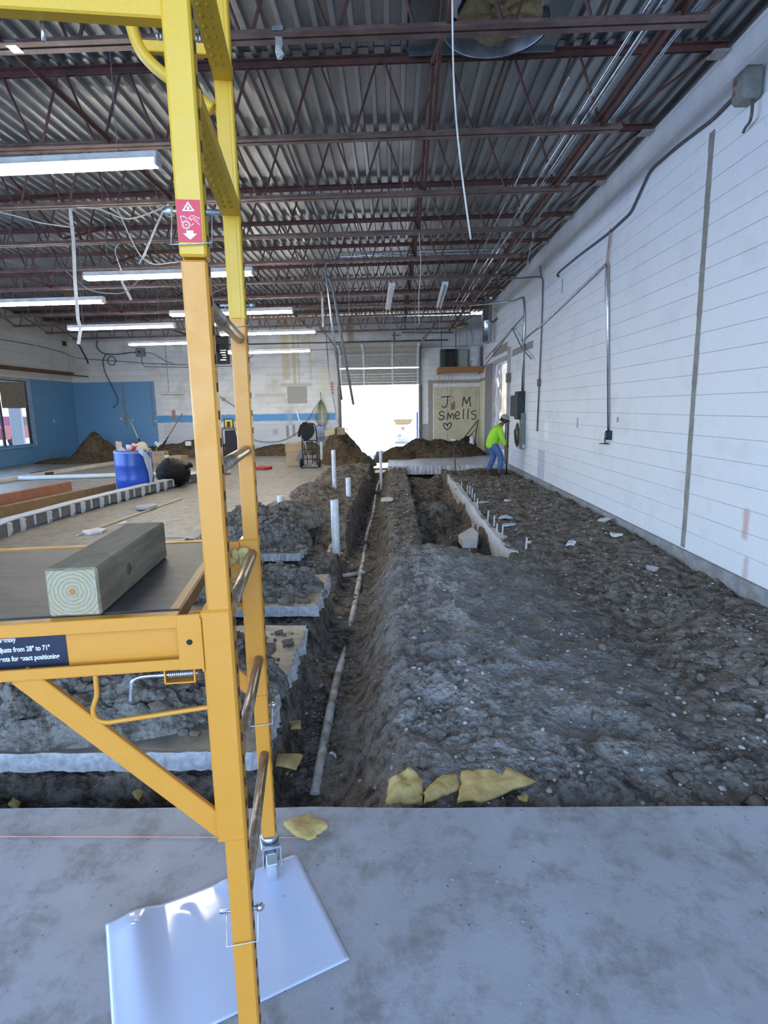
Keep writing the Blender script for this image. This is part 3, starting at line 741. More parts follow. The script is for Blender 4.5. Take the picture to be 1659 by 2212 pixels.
# guard tube, top beam, upper trapdoor bar with springs
mb = MB(); mb.tube(smooth_path([(-.468, 1.668, 2.335), (-.53, 1.66, 2.378), (-.600, 1.655, 2.425), (-.640, 1.65, 2.47), (-.658, 1.645, 2.53), (-.661, 1.64, 2.60), (-.661, 1.64, 3.0)]), .0155, 12); mb.build('guard_tube', M_YEL, scaf)
mb = MB(); mb.box(S(.62, .0, 2.203), (1.2, .03, .040), SR, .003); mb.build('top_beam', M_YEL, scaf)
mb = MB(); a = S(.222, .02, 2.165); mb.tube([a+SZ*.02, a-SZ*.008], .0035, 8); mb.build('peg', M_ZINC, scaf)
mb = MB(); mb.box(S(.12, UF, 2.478), (.20, .02, .026), SR, .002); mb.box(S(.035, UF, 2.505), (.02, .025, .05), SR, .002); mb.build('trapdoor_bar', M_YEL, scaf)
def spring(a, b, r, n, nm='latch_spring'):
    a, b = Vector(a), Vector(b); d = (b-a).normalized(); x = d.orthogonal().normalized(); y = d.cross(x); P = []
    for i in range(n*8+1):
        t = i/(n*8); q = 2*math.pi*i/8; P.append(a+(b-a)*t+(x*math.cos(q)+y*math.sin(q))*r)
    m = MB(); m.tube(P, r*.28, 5); return m.build(nm, M_ZINC, scaf)
spring(S(.165, UF, 2.503), S(.048, UF, 2.503), .008, 12)
spring(S(.165, UF, 2.62), S(.075, UF, 2.62), .008, 10)
# platform: channel rails, plates, ply deck, stop bars, latches, diagonal braces
for u, sg in ((0, -1), (UF, 1)):
    m = MB(); v0, v1 = .078, 1.9; vm, vl = (v0+v1)/2, v1-v0
    m.box(S(vm, u, 1.107), (vl, .003, .112), SR)
    for zc in (1.150, 1.0625): m.box(S(vm, u+sg*.022, zc), (vl, .003, .025 if zc > 1.1 else .021), SR, .001)
    for zc in (1.1625, 1.0515): m.box(S(vm, u+sg*.011, zc), (vl, .024, .003), SR, .001)
    rail = m.build('platform_rail', M_ORG, scaf)
    m = MB(); m.box(S(.0585, u-.024 if sg < 0 else u-.022, 1.107), (.046, .004, .114), SR, .0015); m.box(S(.036, u-.020, 1.102), (.004, .02, .11), SR); pl = m.build('hinge_plate', M_ORG, scaf)
    m = MB(); m.lathe(S(.059, u-.0265 if sg < 0 else u-.0245, 1.108), [(0, .001), (.0055, .001), (.0058, 0)], 14, -SD); m.build('plate_hole', M_HOLE, pl)
    m = MB(); uu = u-.006
    m.box(S(.085, uu, 1.020), (.060, .020, .003), SR); m.box(S(.114, uu, 1.034), (.003, .020, .028), SR); m.box(S(.057, uu, 1.034), (.003, .020, .028), SR); m.build('latch_bracket', M_ORG, scaf)
    spring(S(.108, uu, 1.0345), S(.060, uu, 1.0345), .0062, 13)
    m = MB(); m.tube(smooth_path([S(.186, uu, .983), S(.182, uu, 1.008), S(.178, uu, 1.026), S(.160, uu, 1.034), S(.12, uu, 1.0345), S(.05, uu, 1.0345)], 5), .0042, 8); m.build('latch_pin', M_ZINC, scaf)
    m = MB(); m.tube(smooth_path([S(.246, uu, 1.045), S(.247, uu, 1.01), S(.249, uu, .998), S(.258, uu, .972), S(.254, uu, .952), S(.236, uu, .943), S(.20, uu, .945), S(.10, uu, .953), S(.0, uu, .961)], 5), .0052, 8); m.build('stop_bar', M_ORG, scaf)
    m = MB(); m.bar(S(.385, u, 1.055), S(.018, u, .665), .013, .046, up=SD.cross((S(.018, u, .665)-S(.385, u, 1.055)).normalized()), bev=.002); m.build('diagonal_brace', M_ORG, scaf)
m = MB(); m.box(S(.98, UF/2, 1.1555), (1.80, UF-.03, .016), SR, .002); m.build('platform_deck', M_DECKP, scaf)
m = MB(); m.box(S(.079, UF/2, 1.150), (.004, UF-.02, .030), SR, .001); m.box(S(.090, UF/2, 1.165), (.018, UF-.02, .002), SR); m.build('deck_edge_trim', mat('edge trim rust', (.33,.17,.05), .45, .3), scaf)
for v, u, z in ((.10, UF+.03, 1.0),): 
    m = MB(); m.tube([S(.02, UF-.02, .955), S(.30, UF-.02, .955)], .005, 8); m.build('stop_bar', M_ORG, scaf)
# locking pins with wire keepers
def lock(u, z, side, lw=.052, dz=.058):
    m = MB(); m.tube([S(.048, u, z), S(-.048, u, z)], .0048, 10); m.lathe(S(.030*side+.008*side, u, z), [(0,-.006),(.008,-.006),(.008,.006),(0,.006)], 10, SP*side)
    e = .034; f = -.0285; p1 = [S(-e, u, z), S(-e, u-.006, z-.01), S(-e, u+f, z-dz), S(e, u+f, z-dz-.004), S(e, u-.006, z-.012), S(e, u, z)]
    m.tube(p1, .0014, 6); m.build('locking_pin', M_ZINC, scaf)
lock(0, 1.894, 1); lock(UF, 1.842, -1); lock(0, .468, -1); lock(UF, .615, -1, dz=.05)
# stickers
m = MB(); m.box(S(.002, -.0238, 1.872), (.040, .0008, .068), SR); stk = m.build('warning_sticker', M_RED, scaf); stk['label'] = 'red warning sticker with white padlock triangle, wheel and arrow'
def SK(a, b): return S(.002-a, -.02435, 1.872+b)     # a to the right, b up
m = MB(); o = -SD*.0003
def ring(c, r0, r1, n=18, a0=0, a1=2*math.pi):
    for i in range(n):
        p, q = a0+(a1-a0)*i/n, a0+(a1-a0)*(i+1)/n
        m.poly([SK(c[0]+r0*math.cos(p), c[1]+r0*math.sin(p)), SK(c[0]+r1*math.cos(p), c[1]+r1*math.sin(p)), SK(c[0]+r1*math.cos(q), c[1]+r1*math.sin(q)), SK(c[0]+r0*math.cos(q), c[1]+r0*math.sin(q))], o)
def line(pts, w=.0007):
    for (a, b), (c, d) in zip(pts, pts[1:]):
        L = math.hypot(c-a, d-b) or 1; nx_, ny_ = -(d-b)/L*w/2, (c-a)/L*w/2
        m.poly([SK(a+nx_, b+ny_), SK(c+nx_, d+ny_), SK(c-nx_, d-ny_), SK(a-nx_, b-ny_)], o)
tri = [(0, .031), (-.0105, .0155), (.0105, .0155)]
ctr = (0, .0205)
for i in range(3):
    p, q = tri[i], tri[(i+1) % 3]; f = lambda t, k: (ctr[0]+(t[0]-ctr[0])*k, ctr[1]+(t[1]-ctr[1])*k)
    m.poly([SK(*p), SK(*q), SK(*f(q, .62)), SK(*f(p, .62))], o)
m.poly([SK(-.0022, .0182), SK(.0022, .0182), SK(.0022, .0215), SK(-.0022, .0215)], o); ring((0, .0218), .0012, .0019, 8, 0, math.pi)
wc = (-.0055, -.0065); ring(wc, .0062, .0070); ring(wc, .0044, .0050); ring(wc, 0, .0012, 10)
line([(-.0145, .0065), (-.013, .0035), (-.012, -.0035)]); line([(-.0145, .0065), (-.006, .0065), (-.005, .0035), (.001, .0045)]); line([(-.0125, .0085), (-.0125, .0065)], .001); line([(-.0085, .0085), (-.0085, .0065)], .001)
line([(.001, .0045), (.003, .0075), (.0075, .0085), (.0185, .004)]); line([(.001, .0045), (.0025, .0025), (.0065, .0035), (.0175, -.006)]); line([(.0065, .0065), (.016, .000)], .0005); line([(.0015, .002), (.0045, .0005)], .001)
line([(.003, -.0075), (.0075, -.004)], .0010)
ar = [(-.0058, -.0155), (.0058, -.0155), (.0058, -.0205), (.0118, -.0205), (0, -.0305), (-.0118, -.0205), (-.0058, -.0205)]
m.poly([SK(*p) for p in ar], o); m.build('sticker_print', M_WHITE, stk)
m = MB(); m.box(S(.52, -.0022, 1.1025), (.452, .0008, .071), SR, .0); lab = m.build('instruction_label', M_BLACKL, scaf); lab['label'] = 'dark blue label with white lettering'
def text_mesh(txt, origin, right, up, size, name, m, parent, align='LEFT', bold=.012, depth=.0003, xs=1.0):
    cu = bpy.data.curves.new('t', 'FONT'); cu.body = txt; cu.size = size; cu.align_x = align; cu.offset = bold*size; cu.extrude = 0
    ob = bpy.data.objects.new('t', cu); COL.objects.link(ob); dg = bpy.context.evaluated_depsgraph_get()
    me = bpy.data.meshes.new_from_object(ob.evaluated_get(dg)); bpy.data.objects.remove(ob); bpy.data.curves.remove(cu)
    R, U = Vector(right), Vector(up); N = R.cross(U); mb = MB(); W = Vector(origin)
    mb.add([W+R*v.co.x*xs+U*v.co.y+N*depth for v in me.vertices], [list(p.vertices) for p in me.polygons]); bpy.data.meshes.remove(me)
    return mb.build(name, m, parent)
for txt, v, z in (('Easy one person assembly', .3835, 1.1225), ('Height adjusts from 28" to 71"', .324, 1.1020), ('Increments for exact positioning', .309, 1.0835)):
    text_mesh(txt, S(v, -.0029, z), -SP, SZ, .0140, 'label_print', M_WHITE, lab, 'RIGHT', .03, .0003, .74)
# ---------------------------------------------------------------- things on and by the scaffold
M_TSIDE = NT('weathered timber side'); _p = M_TSIDE.obj(); _q = M_TSIDE.scale(_p, (7, .55, 7))
_c = M_TSIDE.mix(M_TSIDE.ramp(M_TSIDE.noise(_q, 5, 6, .65, .5), .35, .65), (.30,.25,.165), (.18,.152,.10))
_c = M_TSIDE.mix(M_TSIDE.math('MULTIPLY', M_TSIDE.ramp(M_TSIDE.noise(_p, 14, 4), .56, .66), .55), _c, (.14,.13,.09)); M_TSIDE.col(_c); M_TSIDE.set(.75)
M_TSIDE.bump(M_TSIDE.noise(_q, 14, 5), .3, .004); M_TSIDE = M_TSIDE.m
M_TEND = NT('timber end grain'); _p = M_TEND.obj(); _x, _y, _z = M_TEND.xyz(_p)
_wv = M_TEND.new('ShaderNodeTexWave', wave_type='RINGS', rings_direction='Y'); M_TEND.link(_p, _wv.inputs['Vector']); _wv.inputs['Scale'].default_value = 42; _wv.inputs['Distortion'].default_value = 3.0; _wv.inputs['Detail'].default_value = 3; _wv.inputs['Detail Scale'].default_value = 3
_c = M_TEND.mix(M_TEND.ramp(_wv.outputs['Fac'], .25, .75), (.40,.34,.20), (.29,.245,.15)); _c = M_TEND.mix(M_TEND.math('MULTIPLY', M_TEND.ramp(M_TEND.noise(_p, 45, 3), .56, .66), .6), _c, (.33,.30,.25))
_r = M_TEND.math('SQRT', M_TEND.math('ADD', M_TEND.math('MULTIPLY', _x, _x), M_TEND.math('MULTIPLY', _z, _z)))
_c = M_TEND.mix(M_TEND.math('SUBTRACT', 1.0, M_TEND.ramp(_r, .005, .009)), _c, (.40,.17,.06)); M_TEND.col(_c); M_TEND.set(.85); M_TEND.bump(M_TEND.noise(_p, 90, 3), .4, .003); M_TEND = M_TEND.m
_l = Vector((-.105, .994, 0)).normalized(); _w = Vector((.994, .105, 0)).normalized(); c0 = Vector((-.6185, 1.033, 1.1645))
m = MB(); m.box(c0+_l*.223+SZ*.048, (.097, .446, .096), (_w, _l, SZ), .004)
blk = m.build('timber_offcut', [M_TSIDE, M_TEND], None, c0+SZ*.05); tag(blk, 'short square weathered timber offcut lying on the scaffold platform', 'timber')
for p in blk.data.polygons: p.material_index = 1 if abs(p.normal.dot(_l)) > .9 else 0
kn = MB(); kc = c0+_l*.165+_w*.0487+SZ*.047; kn.lathe(kc, [(0, .0006), (.012, .0006), (.0135, 0)], 18, _w); kn.build('knot', mat('dark knot', (.075,.062,.042), .8, col2=(.13,.115,.08), scale=120), blk)
# glossy white panel on the slab
A_, B_, C_ = Vector((-.906, 1.476, 0)), Vector((-.367, 1.761, 0)), Vector((-.148, 1.369, 0)); D_ = A_+(C_-B_)
n = 46; vs = []
for j in range(n+1):
    for i in range(n+1):
        s, t = i/n, j/n; p = A_+(B_-A_)*s+(D_-A_)*t
        e = s*.61
        curl = .030*math.exp(-((e-.075)/.05)**2)*(1-t)**.6*(.3+.7*min(1, t*6+.2))+.05*max(0, .05-e)*(1-t)
        wav = .0055*math.exp(-(t/.10)**2)*(math.sin(s*13)+.6*math.sin(s*31+1))*(1 if .1 < s < .62 else 0)
        wav += .0045*math.exp(-((e-.21-.10*t)/.022)**2)*max(0, 1-t*2.4)
        vs.append(p+SZ*(.0022+max(0, curl+max(0, wav))))
N1 = (n+1)**2; fs = []
for j in range(n):
    for i in range(n):
        a = j*(n+1)+i; fs.append((a, a+n+1, a+n+2, a+1))
m = MB(); m.add(vs, fs, True)
t = NT('glossy white panel'); t.col((.66,.70,.84)); t.set(.10, spec=.6); t.bump(t.noise(t.pos(), 9, 2), .05, .01)
sh = m.build('plastic_board', t.m, None, A_); sm_ = sh.modifiers.new('thick', 'SOLIDIFY'); sm_.thickness = .0018; sm_.offset = -1
tag(sh, 'glossy white plastic panel lying on the slab under the rear caster', 'panel')
# lumps of yellow spray foam
M_FOAM = NT('yellow foam'); _p = M_FOAM.pos(); M_FOAM.col(M_FOAM.mix(M_FOAM.ramp(M_FOAM.noise(_p, 22, 4), .35, .65), (.74,.53,.21), (.54,.38,.13))); M_FOAM.set(.9); M_FOAM.bump(M_FOAM.noise(_p, 120, 4), .5, .006); M_FOAM = M_FOAM.m
def foam(pts, th, label, seed=1, tilt=0, bump=.006):
    P = [Vector(p) for p in pts]; c = sum(P, Vector())/len(P); rnd = random.Random(seed); out = []
    for i, p in enumerate(P):
        q = P[(i+1) % len(P)]
        for k in range(5):
            a = p.lerp(q, k/5); out.append(a+(a-c)*rnd.uniform(-.07, .07))
    n = len(out); R = 7; vs = []; fs = []
    nrm = Vector((0,0,1))
    for side in (1, -1):
        for r in range(R):
            f = 1-r/R
            for a in out:
                q = c+(a-c)*f; h = (1-f**4)*.5+.5 if side > 0 else 0
                vs.append(q+nrm*(th*h+ (bump*2*float(fbm(q.x*18, q.y*18, seed, 3)) if side > 0 else 0)))
        vs.append(c+nrm*(th if side > 0 else 0))
    o2 = R*n+1
    for b, s in ((0, 1), (o2, -1)):
        for r in range(R-1):
            for i in range(n):
                q = (b+r*n+i, b+r*n+(i+1) % n, b+(r+1)*n+(i+1) % n, b+(r+1)*n+i); fs.append(q if s > 0 else q[::-1])
        for i in range(n):
            q = (b+(R-1)*n+i, b+(R-1)*n+(i+1) % n, b+R*n); fs.append(q if s > 0 else q[::-1])
    for i in range(n): fs.append((i, o2+i, o2+(i+1) % n, (i+1) % n))
    m = MB(); m.add(vs, fs, True); return tag(m.build('foam_piece', M_FOAM, None, c), label, 'foam')
foam([(-0.442,1.902,-0.000), (-0.398,1.946,0.000), (-0.349,1.954,0.000), (-0.265,1.892,0.000), (-0.297,1.854,0.000), (-0.323,1.822,0.000), (-0.388,1.847,0.000)], .022, 'yellow foam scrap on the slab right beside the rear caster', 3)
foam([(-0.649,2.745,-0.260), (-0.506,2.736,-0.260), (-0.522,2.610,-0.260), (-0.633,2.645,-0.260)], .018, 'flat yellow foam scrap in the trench, left of the buried pipe end', 4)
foam([(-0.651,3.131,-0.300), (-0.585,3.141,-0.300), (-0.572,3.055,-0.300), (-0.630,3.046,-0.300)], .018, 'small yellow foam crumb in the trench above the larger scrap', 5)
foam([(-1.347,2.458,-0.250), (-1.284,2.507,-0.250), (-1.169,2.478,-0.250), (-1.224,2.430,-0.250), (-1.225,2.371,-0.250), (-1.293,2.424,-0.250)], .02, 'yellow foam scrap over the white pipe behind the diagonal brace', 6)
foam([(-1.820,2.324,-0.240), (-1.821,2.374,-0.240), (-1.765,2.345,-0.240), (-1.749,2.292,-0.240)], .02, 'small yellow foam scrap at the slab edge in the far left of the trench', 7)
foam([(-0.053,2.132,-0.090), (-0.048,2.229,-0.090), (0.014,2.298,-0.090), (0.066,2.314,-0.090), (0.109,2.259,-0.090), (0.096,2.126,-0.090)], .05, 'curled yellow foam lump, leftmost of the group at the slab edge', 8, 0, .02)
foam([(0.102,2.118,-0.080), (0.112,2.206,-0.080), (0.204,2.293,-0.080), (0.280,2.305,-0.080), (0.261,2.211,-0.080), (0.172,2.152,-0.080)], .03, 'middle yellow foam slab between the curled lump and the large sheet', 9, 0, .01)
foam([(0.242,2.113,-0.070), (0.284,2.304,-0.070), (0.395,2.330,-0.070), (0.472,2.360,-0.070), (0.592,2.238,-0.070), (0.342,2.118,-0.070)], .026, 'large flat yellow foam sheet at the slab edge', 10)
foam([(0.497,2.191,-0.120), (0.524,2.245,-0.120), (0.563,2.239,-0.120), (0.550,2.179,-0.120)], .02, 'small yellow foam crumb right of the large foam sheet', 11)
m = MB()
for (x, y, r, sc) in ((511,1195,.016,(1.2,.5,.8)), (524,1183,.017,(.7,.6,1.2)), (542,1178,.018,(1.1,.5,1)), (548,1198,.016,(1,.5,1.1)), (537,1192,.015,(.6,.6,1.3))):
    d = (Vector((0,0,1.55)),); m.ball(S(.09-(x-490)/1230*1.62*1.0, UF-.040, 1.140-(y-1172)/1230*1.66), r, 12, 8, sc, .14)
tag(m.build('foam_piece', M_FOAM, None, S(.05, UF-.04, 1.12)), 'lump of pale yellow foam stuck on the rear scaffold bracket', 'foam')
# string line over the slab
m = MB(); m.tube([(-2.2, 1.853, .003), (-1.49, 1.846, .003), (-.9, 1.842, .0028), (-.30, 1.836, .003)], .0016, 5)
tag(m.build('string_line', mat('pink string', (.95,.42,.32), .8)), 'thin pink string line stretched over the near slab', 'string')
# ================================================================ pipes and stakes in the dig
M_PVC = mat('white pvc', (.78,.78,.80), .35, col2=(.62,.61,.60), scale=14)
M_PVCD = mat('dusty pvc', (.80,.77,.72), .55, col2=(.36,.31,.25), scale=7, lo=.42, hi=.6)
def standpipe(x, y, zt, r, label, z0=None, cap=False):
    zb = (float(gh(np.array([x]), np.array([y]))[0]) if z0 is None else z0)-.15
    m = MB(); m.lathe((x, y, 0), [(r, zb), (r, zt-.004), (r-.003, zt), (r-.006, zt), (r-.006, zt-.10), (0, zt-.10)], 24)
    if cap: m.lathe((x, y, 0), [(r+.004, zt-.06), (r+.004, zt), (r-.004, zt+.008), (0, zt+.010)], 24)
    o = m.build('standpipe', M_PVC, None, (x, y, zb)); return tag(o, label, 'pipe', 'white standpipes')
standpipe(-.745, 6.9, .447, .050, 'wide white pipe standing nearest the camera, left of the long trench')
standpipe(-.815, 9.9, .357, .046, 'white standpipe beside the trench, second from the camera')
standpipe(-1.144, 10.7, .789, .040, 'tallest white standpipe, just left of the second one')
standpipe(-1.875, 9.2, .153, .055, 'short capped white pipe stub in the soil heap by the rear scaffold post', None, True)
standpipe(-.331, 13.7, .547, .034, 'slim white standpipe at the far end of the long trench', -.4)
standpipe(-2.105, 16.5, .608, .040, 'white standpipe right behind the hand truck', 0)
standpipe(1.937, 18.7, .52, .10, 'stubby white pipe end in the broad heap under the graffiti, left one', .3, True)
standpipe(2.532, 18.7, .58, .075, 'stubby white pipe end in the broad heap under the graffiti, right one', .3)
def laid(pts, r, label, m=M_PVCD, sag=True):
    P = smooth_path(pts, 8); q = MB(); q.tube(P, r, 12); return tag(q.build('drain_pipe', m, None, P[0]), label, 'pipe')
yy = [2.62+i*.45 for i in range(30)]
laid([(-.432+.012*math.sin(y*1.3), y, float(gh(np.array([-.432]), np.array([y]), False)[0])-.006+.018*math.sin(y*2.3)+.008*math.sin(y*5.1)) for y in yy], .029, 'long dusty white drain pipe half buried along the trench floor')
laid([(-0.878,7.698,-0.280), (-0.876,7.106,-0.310), (-0.872,6.529,-0.340), (-0.886,6.331,-0.360)], .028, 'short dusty drain pipe running from the wide standpipe toward the camera')
laid([(-0.896,6.404,-0.365), (-0.651,6.392,-0.370), (-0.377,6.533,-0.370)], .022, 'thin white branch pipe crossing into the long trench')
laid([(x, 2.19, float(gh(np.array([x]), np.array([2.19]), False)[0])+.012+.012*math.sin(x*7)) for x in (-2.3, -2.0, -1.7, -1.5, -1.3, -1.1, -.9, -.72)], .022, 'white drain pipe lying in the narrow trench at the near slab edge')
m = MB(); p = Vector((-0.375,2.812,-0.300)); m.poly([p, p+V3(.012,.0,.004), p+V3(.03,.02,-.02), p+V3(.033,.02,-.045), p+V3(.018,.01,-.015)], (0, .004, .006)); tag(m.build('plastic_scrap', M_PVC, None, p), 'curled white plastic scrap hanging on the buried pipe end', 'scrap')
# concrete kerb along the pit, with stakes
M_KERB = mat('poured kerb concrete', (.66,.64,.63), .8, col2=(.50,.48,.46), scale=6, bump=.3, lo=.4, hi=.7)
m = MB(); N = 90; tp = []
for i in range(N+1):
    y = 6.15+(13.5-6.15)*i/N; zt = -.03+.05*float(fbm(np.array([y*1.6]), np.array([0.]), 3, 4)); w = .06+.09*abs(float(fbm(np.array([y*1.3]), np.array([4.]), 9, 4)))+(.05 if y < 6.9 else 0)
    xl = 1.245+.05*(13.5-y)*.0+.015*float(fbm(np.array([y*2]), np.array([9.]), 4, 3))
    tp.append([(xl-.01, y, -.62), (xl, y, zt), (xl+w, y, zt-.01+.02*float(fbm(np.array([y*5]), np.array([2.]), 4, 2))), (xl+w+.02, y, -.62)])
vs = [v for r in tp for v in r]
m.add(vs, [(i*4+k, i*4+k+1, i*4+4+k+1, i*4+4+k) for i in range(N) for k in range(3)]+[(0, 1, 2, 3), (N*4+3, N*4+2, N*4+1, N*4)])
tag(m.build('concrete_kerb', M_KERB, None, (1.3, 9, -.3)), 'broken pale concrete kerb along the right side of the pit', 'kerb')
m = MB(); m.poly([(0.850,7.533,-0.250), (1.106,8.039,-0.250), (1.139,7.627,-0.250), (1.047,7.161,-0.250), (0.869,7.170,-0.250)], (0, .02, .09)); tag(m.build('concrete_chunk', M_KERB, None, (0.974,7.527,-0.250)), 'broken concrete chunk lying in the pit', 'rubble')
STAKES = [(1.332,11.375,-0.060),(1.379,10.796,-0.060),(1.392,10.557,-0.060),(1.376,10.113,-0.060),(1.367,9.753,-0.060),(1.329,9.148,-0.060),(1.315,7.993,-0.060),(1.319,7.515,-0.060),(1.295,7.172,-0.060),(1.336,7.009,-0.060),(1.460,6.250,-0.060)]
SW = ['first','second','third','fourth','fifth','sixth','seventh','eighth','ninth','tenth','eleventh']
for k, (x, y, z) in enumerate(STAKES):
    h = .13+.012*(k % 4); m = MB(); m.bar((x, y, z-.1), (x+.012, y+.004*(k % 3-1), z+h), .018, .022, bev=.002)
    tag(m.build('stake', mat('pale stake', (.62,.62,.64), .7), None, (x, y, z)), 'short pale stake beside the pit kerb, %s from the far end' % SW[k], 'stake', 'stakes beside the pit kerb')
for k, (c, s) in enumerate([((1.495,9.595,-0.060), .10), ((1.515,7.502,-0.060), .12), ((1.555,7.976,-0.060), .10), ((1.535,6.463,-0.060), .05), ((2.707,6.878,-0.060), .08), ((2.032,6.483,-0.060), .06), ((1.904,9.560,-0.060), .06), ((2.928,7.883,-0.060), .12), ((2.625,5.675,-0.060), .08)]):
    rnd = random.Random(k); m = MB(); c = Vector(c); c.z = float(gh(np.array([c.x]), np.array([c.y]))[0])+.01
    m.poly([c+V3(math.cos(a)*s*rnd.uniform(.6, 1.2), math.sin(a)*s*rnd.uniform(.5, 1.0), rnd.uniform(-.01, .03)) for a in (0, 1.1, 2.2, 3.3, 4.4, 5.4)], (.01, 0, .025))
    tag(m.build('concrete_scrap', M_KERB if k > 2 else mat('bluish scrap', (.50,.53,.58), .6), None, c), 'pale concrete scrap on the dirt, %s' % ['by the far stakes', 'standing by the near stakes', 'right of the middle stakes', 'at the lone stake', 'near the foot of the right wall', 'in front of the lone stake', 'alone beyond the stakes', 'against the wall foundation', 'nearest the wall foundation corner'][k], 'rubble')
# bars stuck in the ground
def rod(a, b, r, m, label, cat, name, n=8):
    q = MB(); q.tube([a, b], r, n); return tag(q.build(name, m, None, a), label, cat)
M_RUST = mat('rusty bar', (.20,.07,.05), .6, .4, col2=(.10,.04,.03)); M_DARK = mat('dark tool steel', (.045,.04,.04), .55, .5); M_HANDLE = mat('wood handle', (.40,.24,.11), .6, col2=(.28,.16,.07)); M_FIBRE = mat('pale fibreglass handle', (.62,.56,.30), .5)
rod((1.497, 13.6, -.25), (1.40, 13.6, .62), .016, M_RUST, 'dark red digging bar stuck upright at the far end of the pit kerb', 'digging bar', 'digging_bar')
rod((.95, 18.5, .35), (.80, 18.6, .86), .014, M_RUST, 'short rusty bar poking out of the broad heap', 'bar', 'rusty_bar')
def shovel(foot, top, label, mh, blade=True, zb=None):
    r = root('shovel', foot, label, 'shovel'); a, b = Vector(foot), Vector(top); d = (b-a).normalized(); m = MB(); m.tube([a+d*.22, b], .017, 8); m.build('handle', mh, r)
    x = d.orthogonal().normalized(); y = d.cross(x); m = MB()
    pr = [(-.02, .26), (.02, .26), (.06, .20), (.10, .17), (.10, .05), (.05, -.06), (0, -.09), (-.05, -.06), (-.10, .05), (-.10, .17), (-.06, .20)]
    m.poly([a+d*v+y*u for u, v in pr], x*.004); m.tube([a+d*.16, a+d*.34], .02, 8); m.build('blade', M_DARK, r); return r
shovel((2.35, 20.3, .30), (2.98, 20.75, 1.02), 'dark shovel leaning on the graffiti panel, left of the pair', M_DARK)
shovel((2.80, 20.2, .08), (3.02, 20.70, 1.10), 'dark shovel leaning in the back corner, right of the pair', M_DARK)
shovel((2.55, 20.4, .35), (2.93, 20.8, .72), 'wooden handled shovel lying low against the back corner', M_HANDLE)
shovel((-8.098,19.900,0.390), (-7.470,20.300,1.478), 'shovel with reddish wooden handle stuck in the heap behind the cardboard boxes', mat('reddish handle', (.42,.19,.10), .6))
r = root('rake', (-8.321,19.100,-0.068), 'long pale handled tool with dark lower end stuck in the heap behind the blue drum', 'tool')
m = MB(); m.tube([(-8.672,19.300,0.657), (-9.216,19.800,1.512)], .022, 8); m.build('handle', M_FIBRE, r); m = MB(); m.tube([(-8.321,19.100,-0.068), (-8.670,19.300,0.672)], .024, 8); m.build('grip', mat('dark blue plastic', (.03,.05,.14), .5), r)
# ================================================================ left floor: drum, bag, lumber, channels
M_BLUE = mat('blue plastic drum', (.012,.075,.42), .32, col2=(.010,.055,.33), scale=3, spec=.5)
dc = Vector((-5.08, 11.0, 0)); R0 = .345
dr_ = root('plastic_drum', dc, 'cut open blue plastic drum heaped with trash', 'drum')
m = MB(); m.lathe(dc, [(0, .002), (R0*.93, .002), (R0*.97, .03), (R0*.985, .24), (R0*1.0, .27), (R0*.985, .30), (R0, .52), (R0*1.012, .55), (R0, .58), (R0*.99, .80), (R0*.985, .832), (R0*.97, .834), (R0*.965, .82), (R0*.965, .10), (0, .09)], 48); m.build('shell', M_BLUE, dr_)
m = MB(); m.lathe(dc, [(R0*.988, .775), (R0*1.004, .785), (R0*1.004, .80), (R0*.988, .81)], 48); m.build('rim_band', mat('pale blue rim', (.20,.30,.50), .5), dr_)
M_CARD = mat('brown cardboard', (.40,.28,.16), .8, col2=(.33,.22,.12), scale=4); M_PAPER = mat('white paper', (.75,.74,.74), .7)
m = MB(); m.ball(dc+V3(0, 0, .66), .31, 14, 8, (1, 1, .55), .12); tag(m.build('trash_fill', mat('mixed trash', (.36,.31,.25), .8, col2=(.55,.52,.48), scale=16), None, dc+V3(0,0,.66)), 'heap of mixed trash filling the blue drum', 'trash', None)
def cup(c, d, r0, r1, h, ma, label, lid=None):
    m = MB(); m.lathe(c, [(0, 0), (r0, 0), (r1, h), (r1-.004, h), (r0-.004, .004)], 16, d); o = m.build('paper_cup', ma, None, c); tag(o, label, 'cup')
    if lid: m = MB(); m.lathe(Vector(c)+Vector(d).normalized()*h, [(r1+.004, -.01), (r1+.004, .008), (0, .010)], 16, d); m.build('lid', lid, o)
cup(dc+V3(.05, -.12, .80), (.35, -.1, .7), .035, .052, .15, mat('red cup', (.55,.03,.03), .4), 'red paper cup with pink lid on top of the drum trash', mat('pink lid', (.80,.45,.45), .4))
cup(dc+V3(-.10, -.14, .80), (-.2, -.7, .35), .05, .065, .08, M_PAPER, 'white paper cup lying at the front of the drum trash')
cup(dc+V3(-.06, -.02, .83), (.1, .1, .9), .05, .06, .10, mat('lilac cup', (.62,.58,.68), .5), 'pale lilac tub on the drum trash behind the red cup')
m = MB(); m.poly([dc+V3(-.30, -.02, .80), dc+V3(-.16, -.10, .82), dc+V3(-.17, -.06, .99), dc+V3(-.33, .02, 1.0)], (.004, .006, .002)); tag(m.build('cardboard_flap', M_CARD, None, dc+V3(-.25, 0, .85)), 'brown cardboard flap sticking up from the drum, left side', 'cardboard')
m = MB(); m.ball(dc+V3(.18, -.03, .84), .17, 12, 8, (1, .8, .75), .22); tag(m.build('food_bag', mat('crumpled paper bag', (.52,.43,.28), .8, col2=(.62,.56,.45), scale=18), None, dc+V3(.18, -.03, .84)), 'crumpled tan paper bag bulging over the drum rim, right side', 'bag')
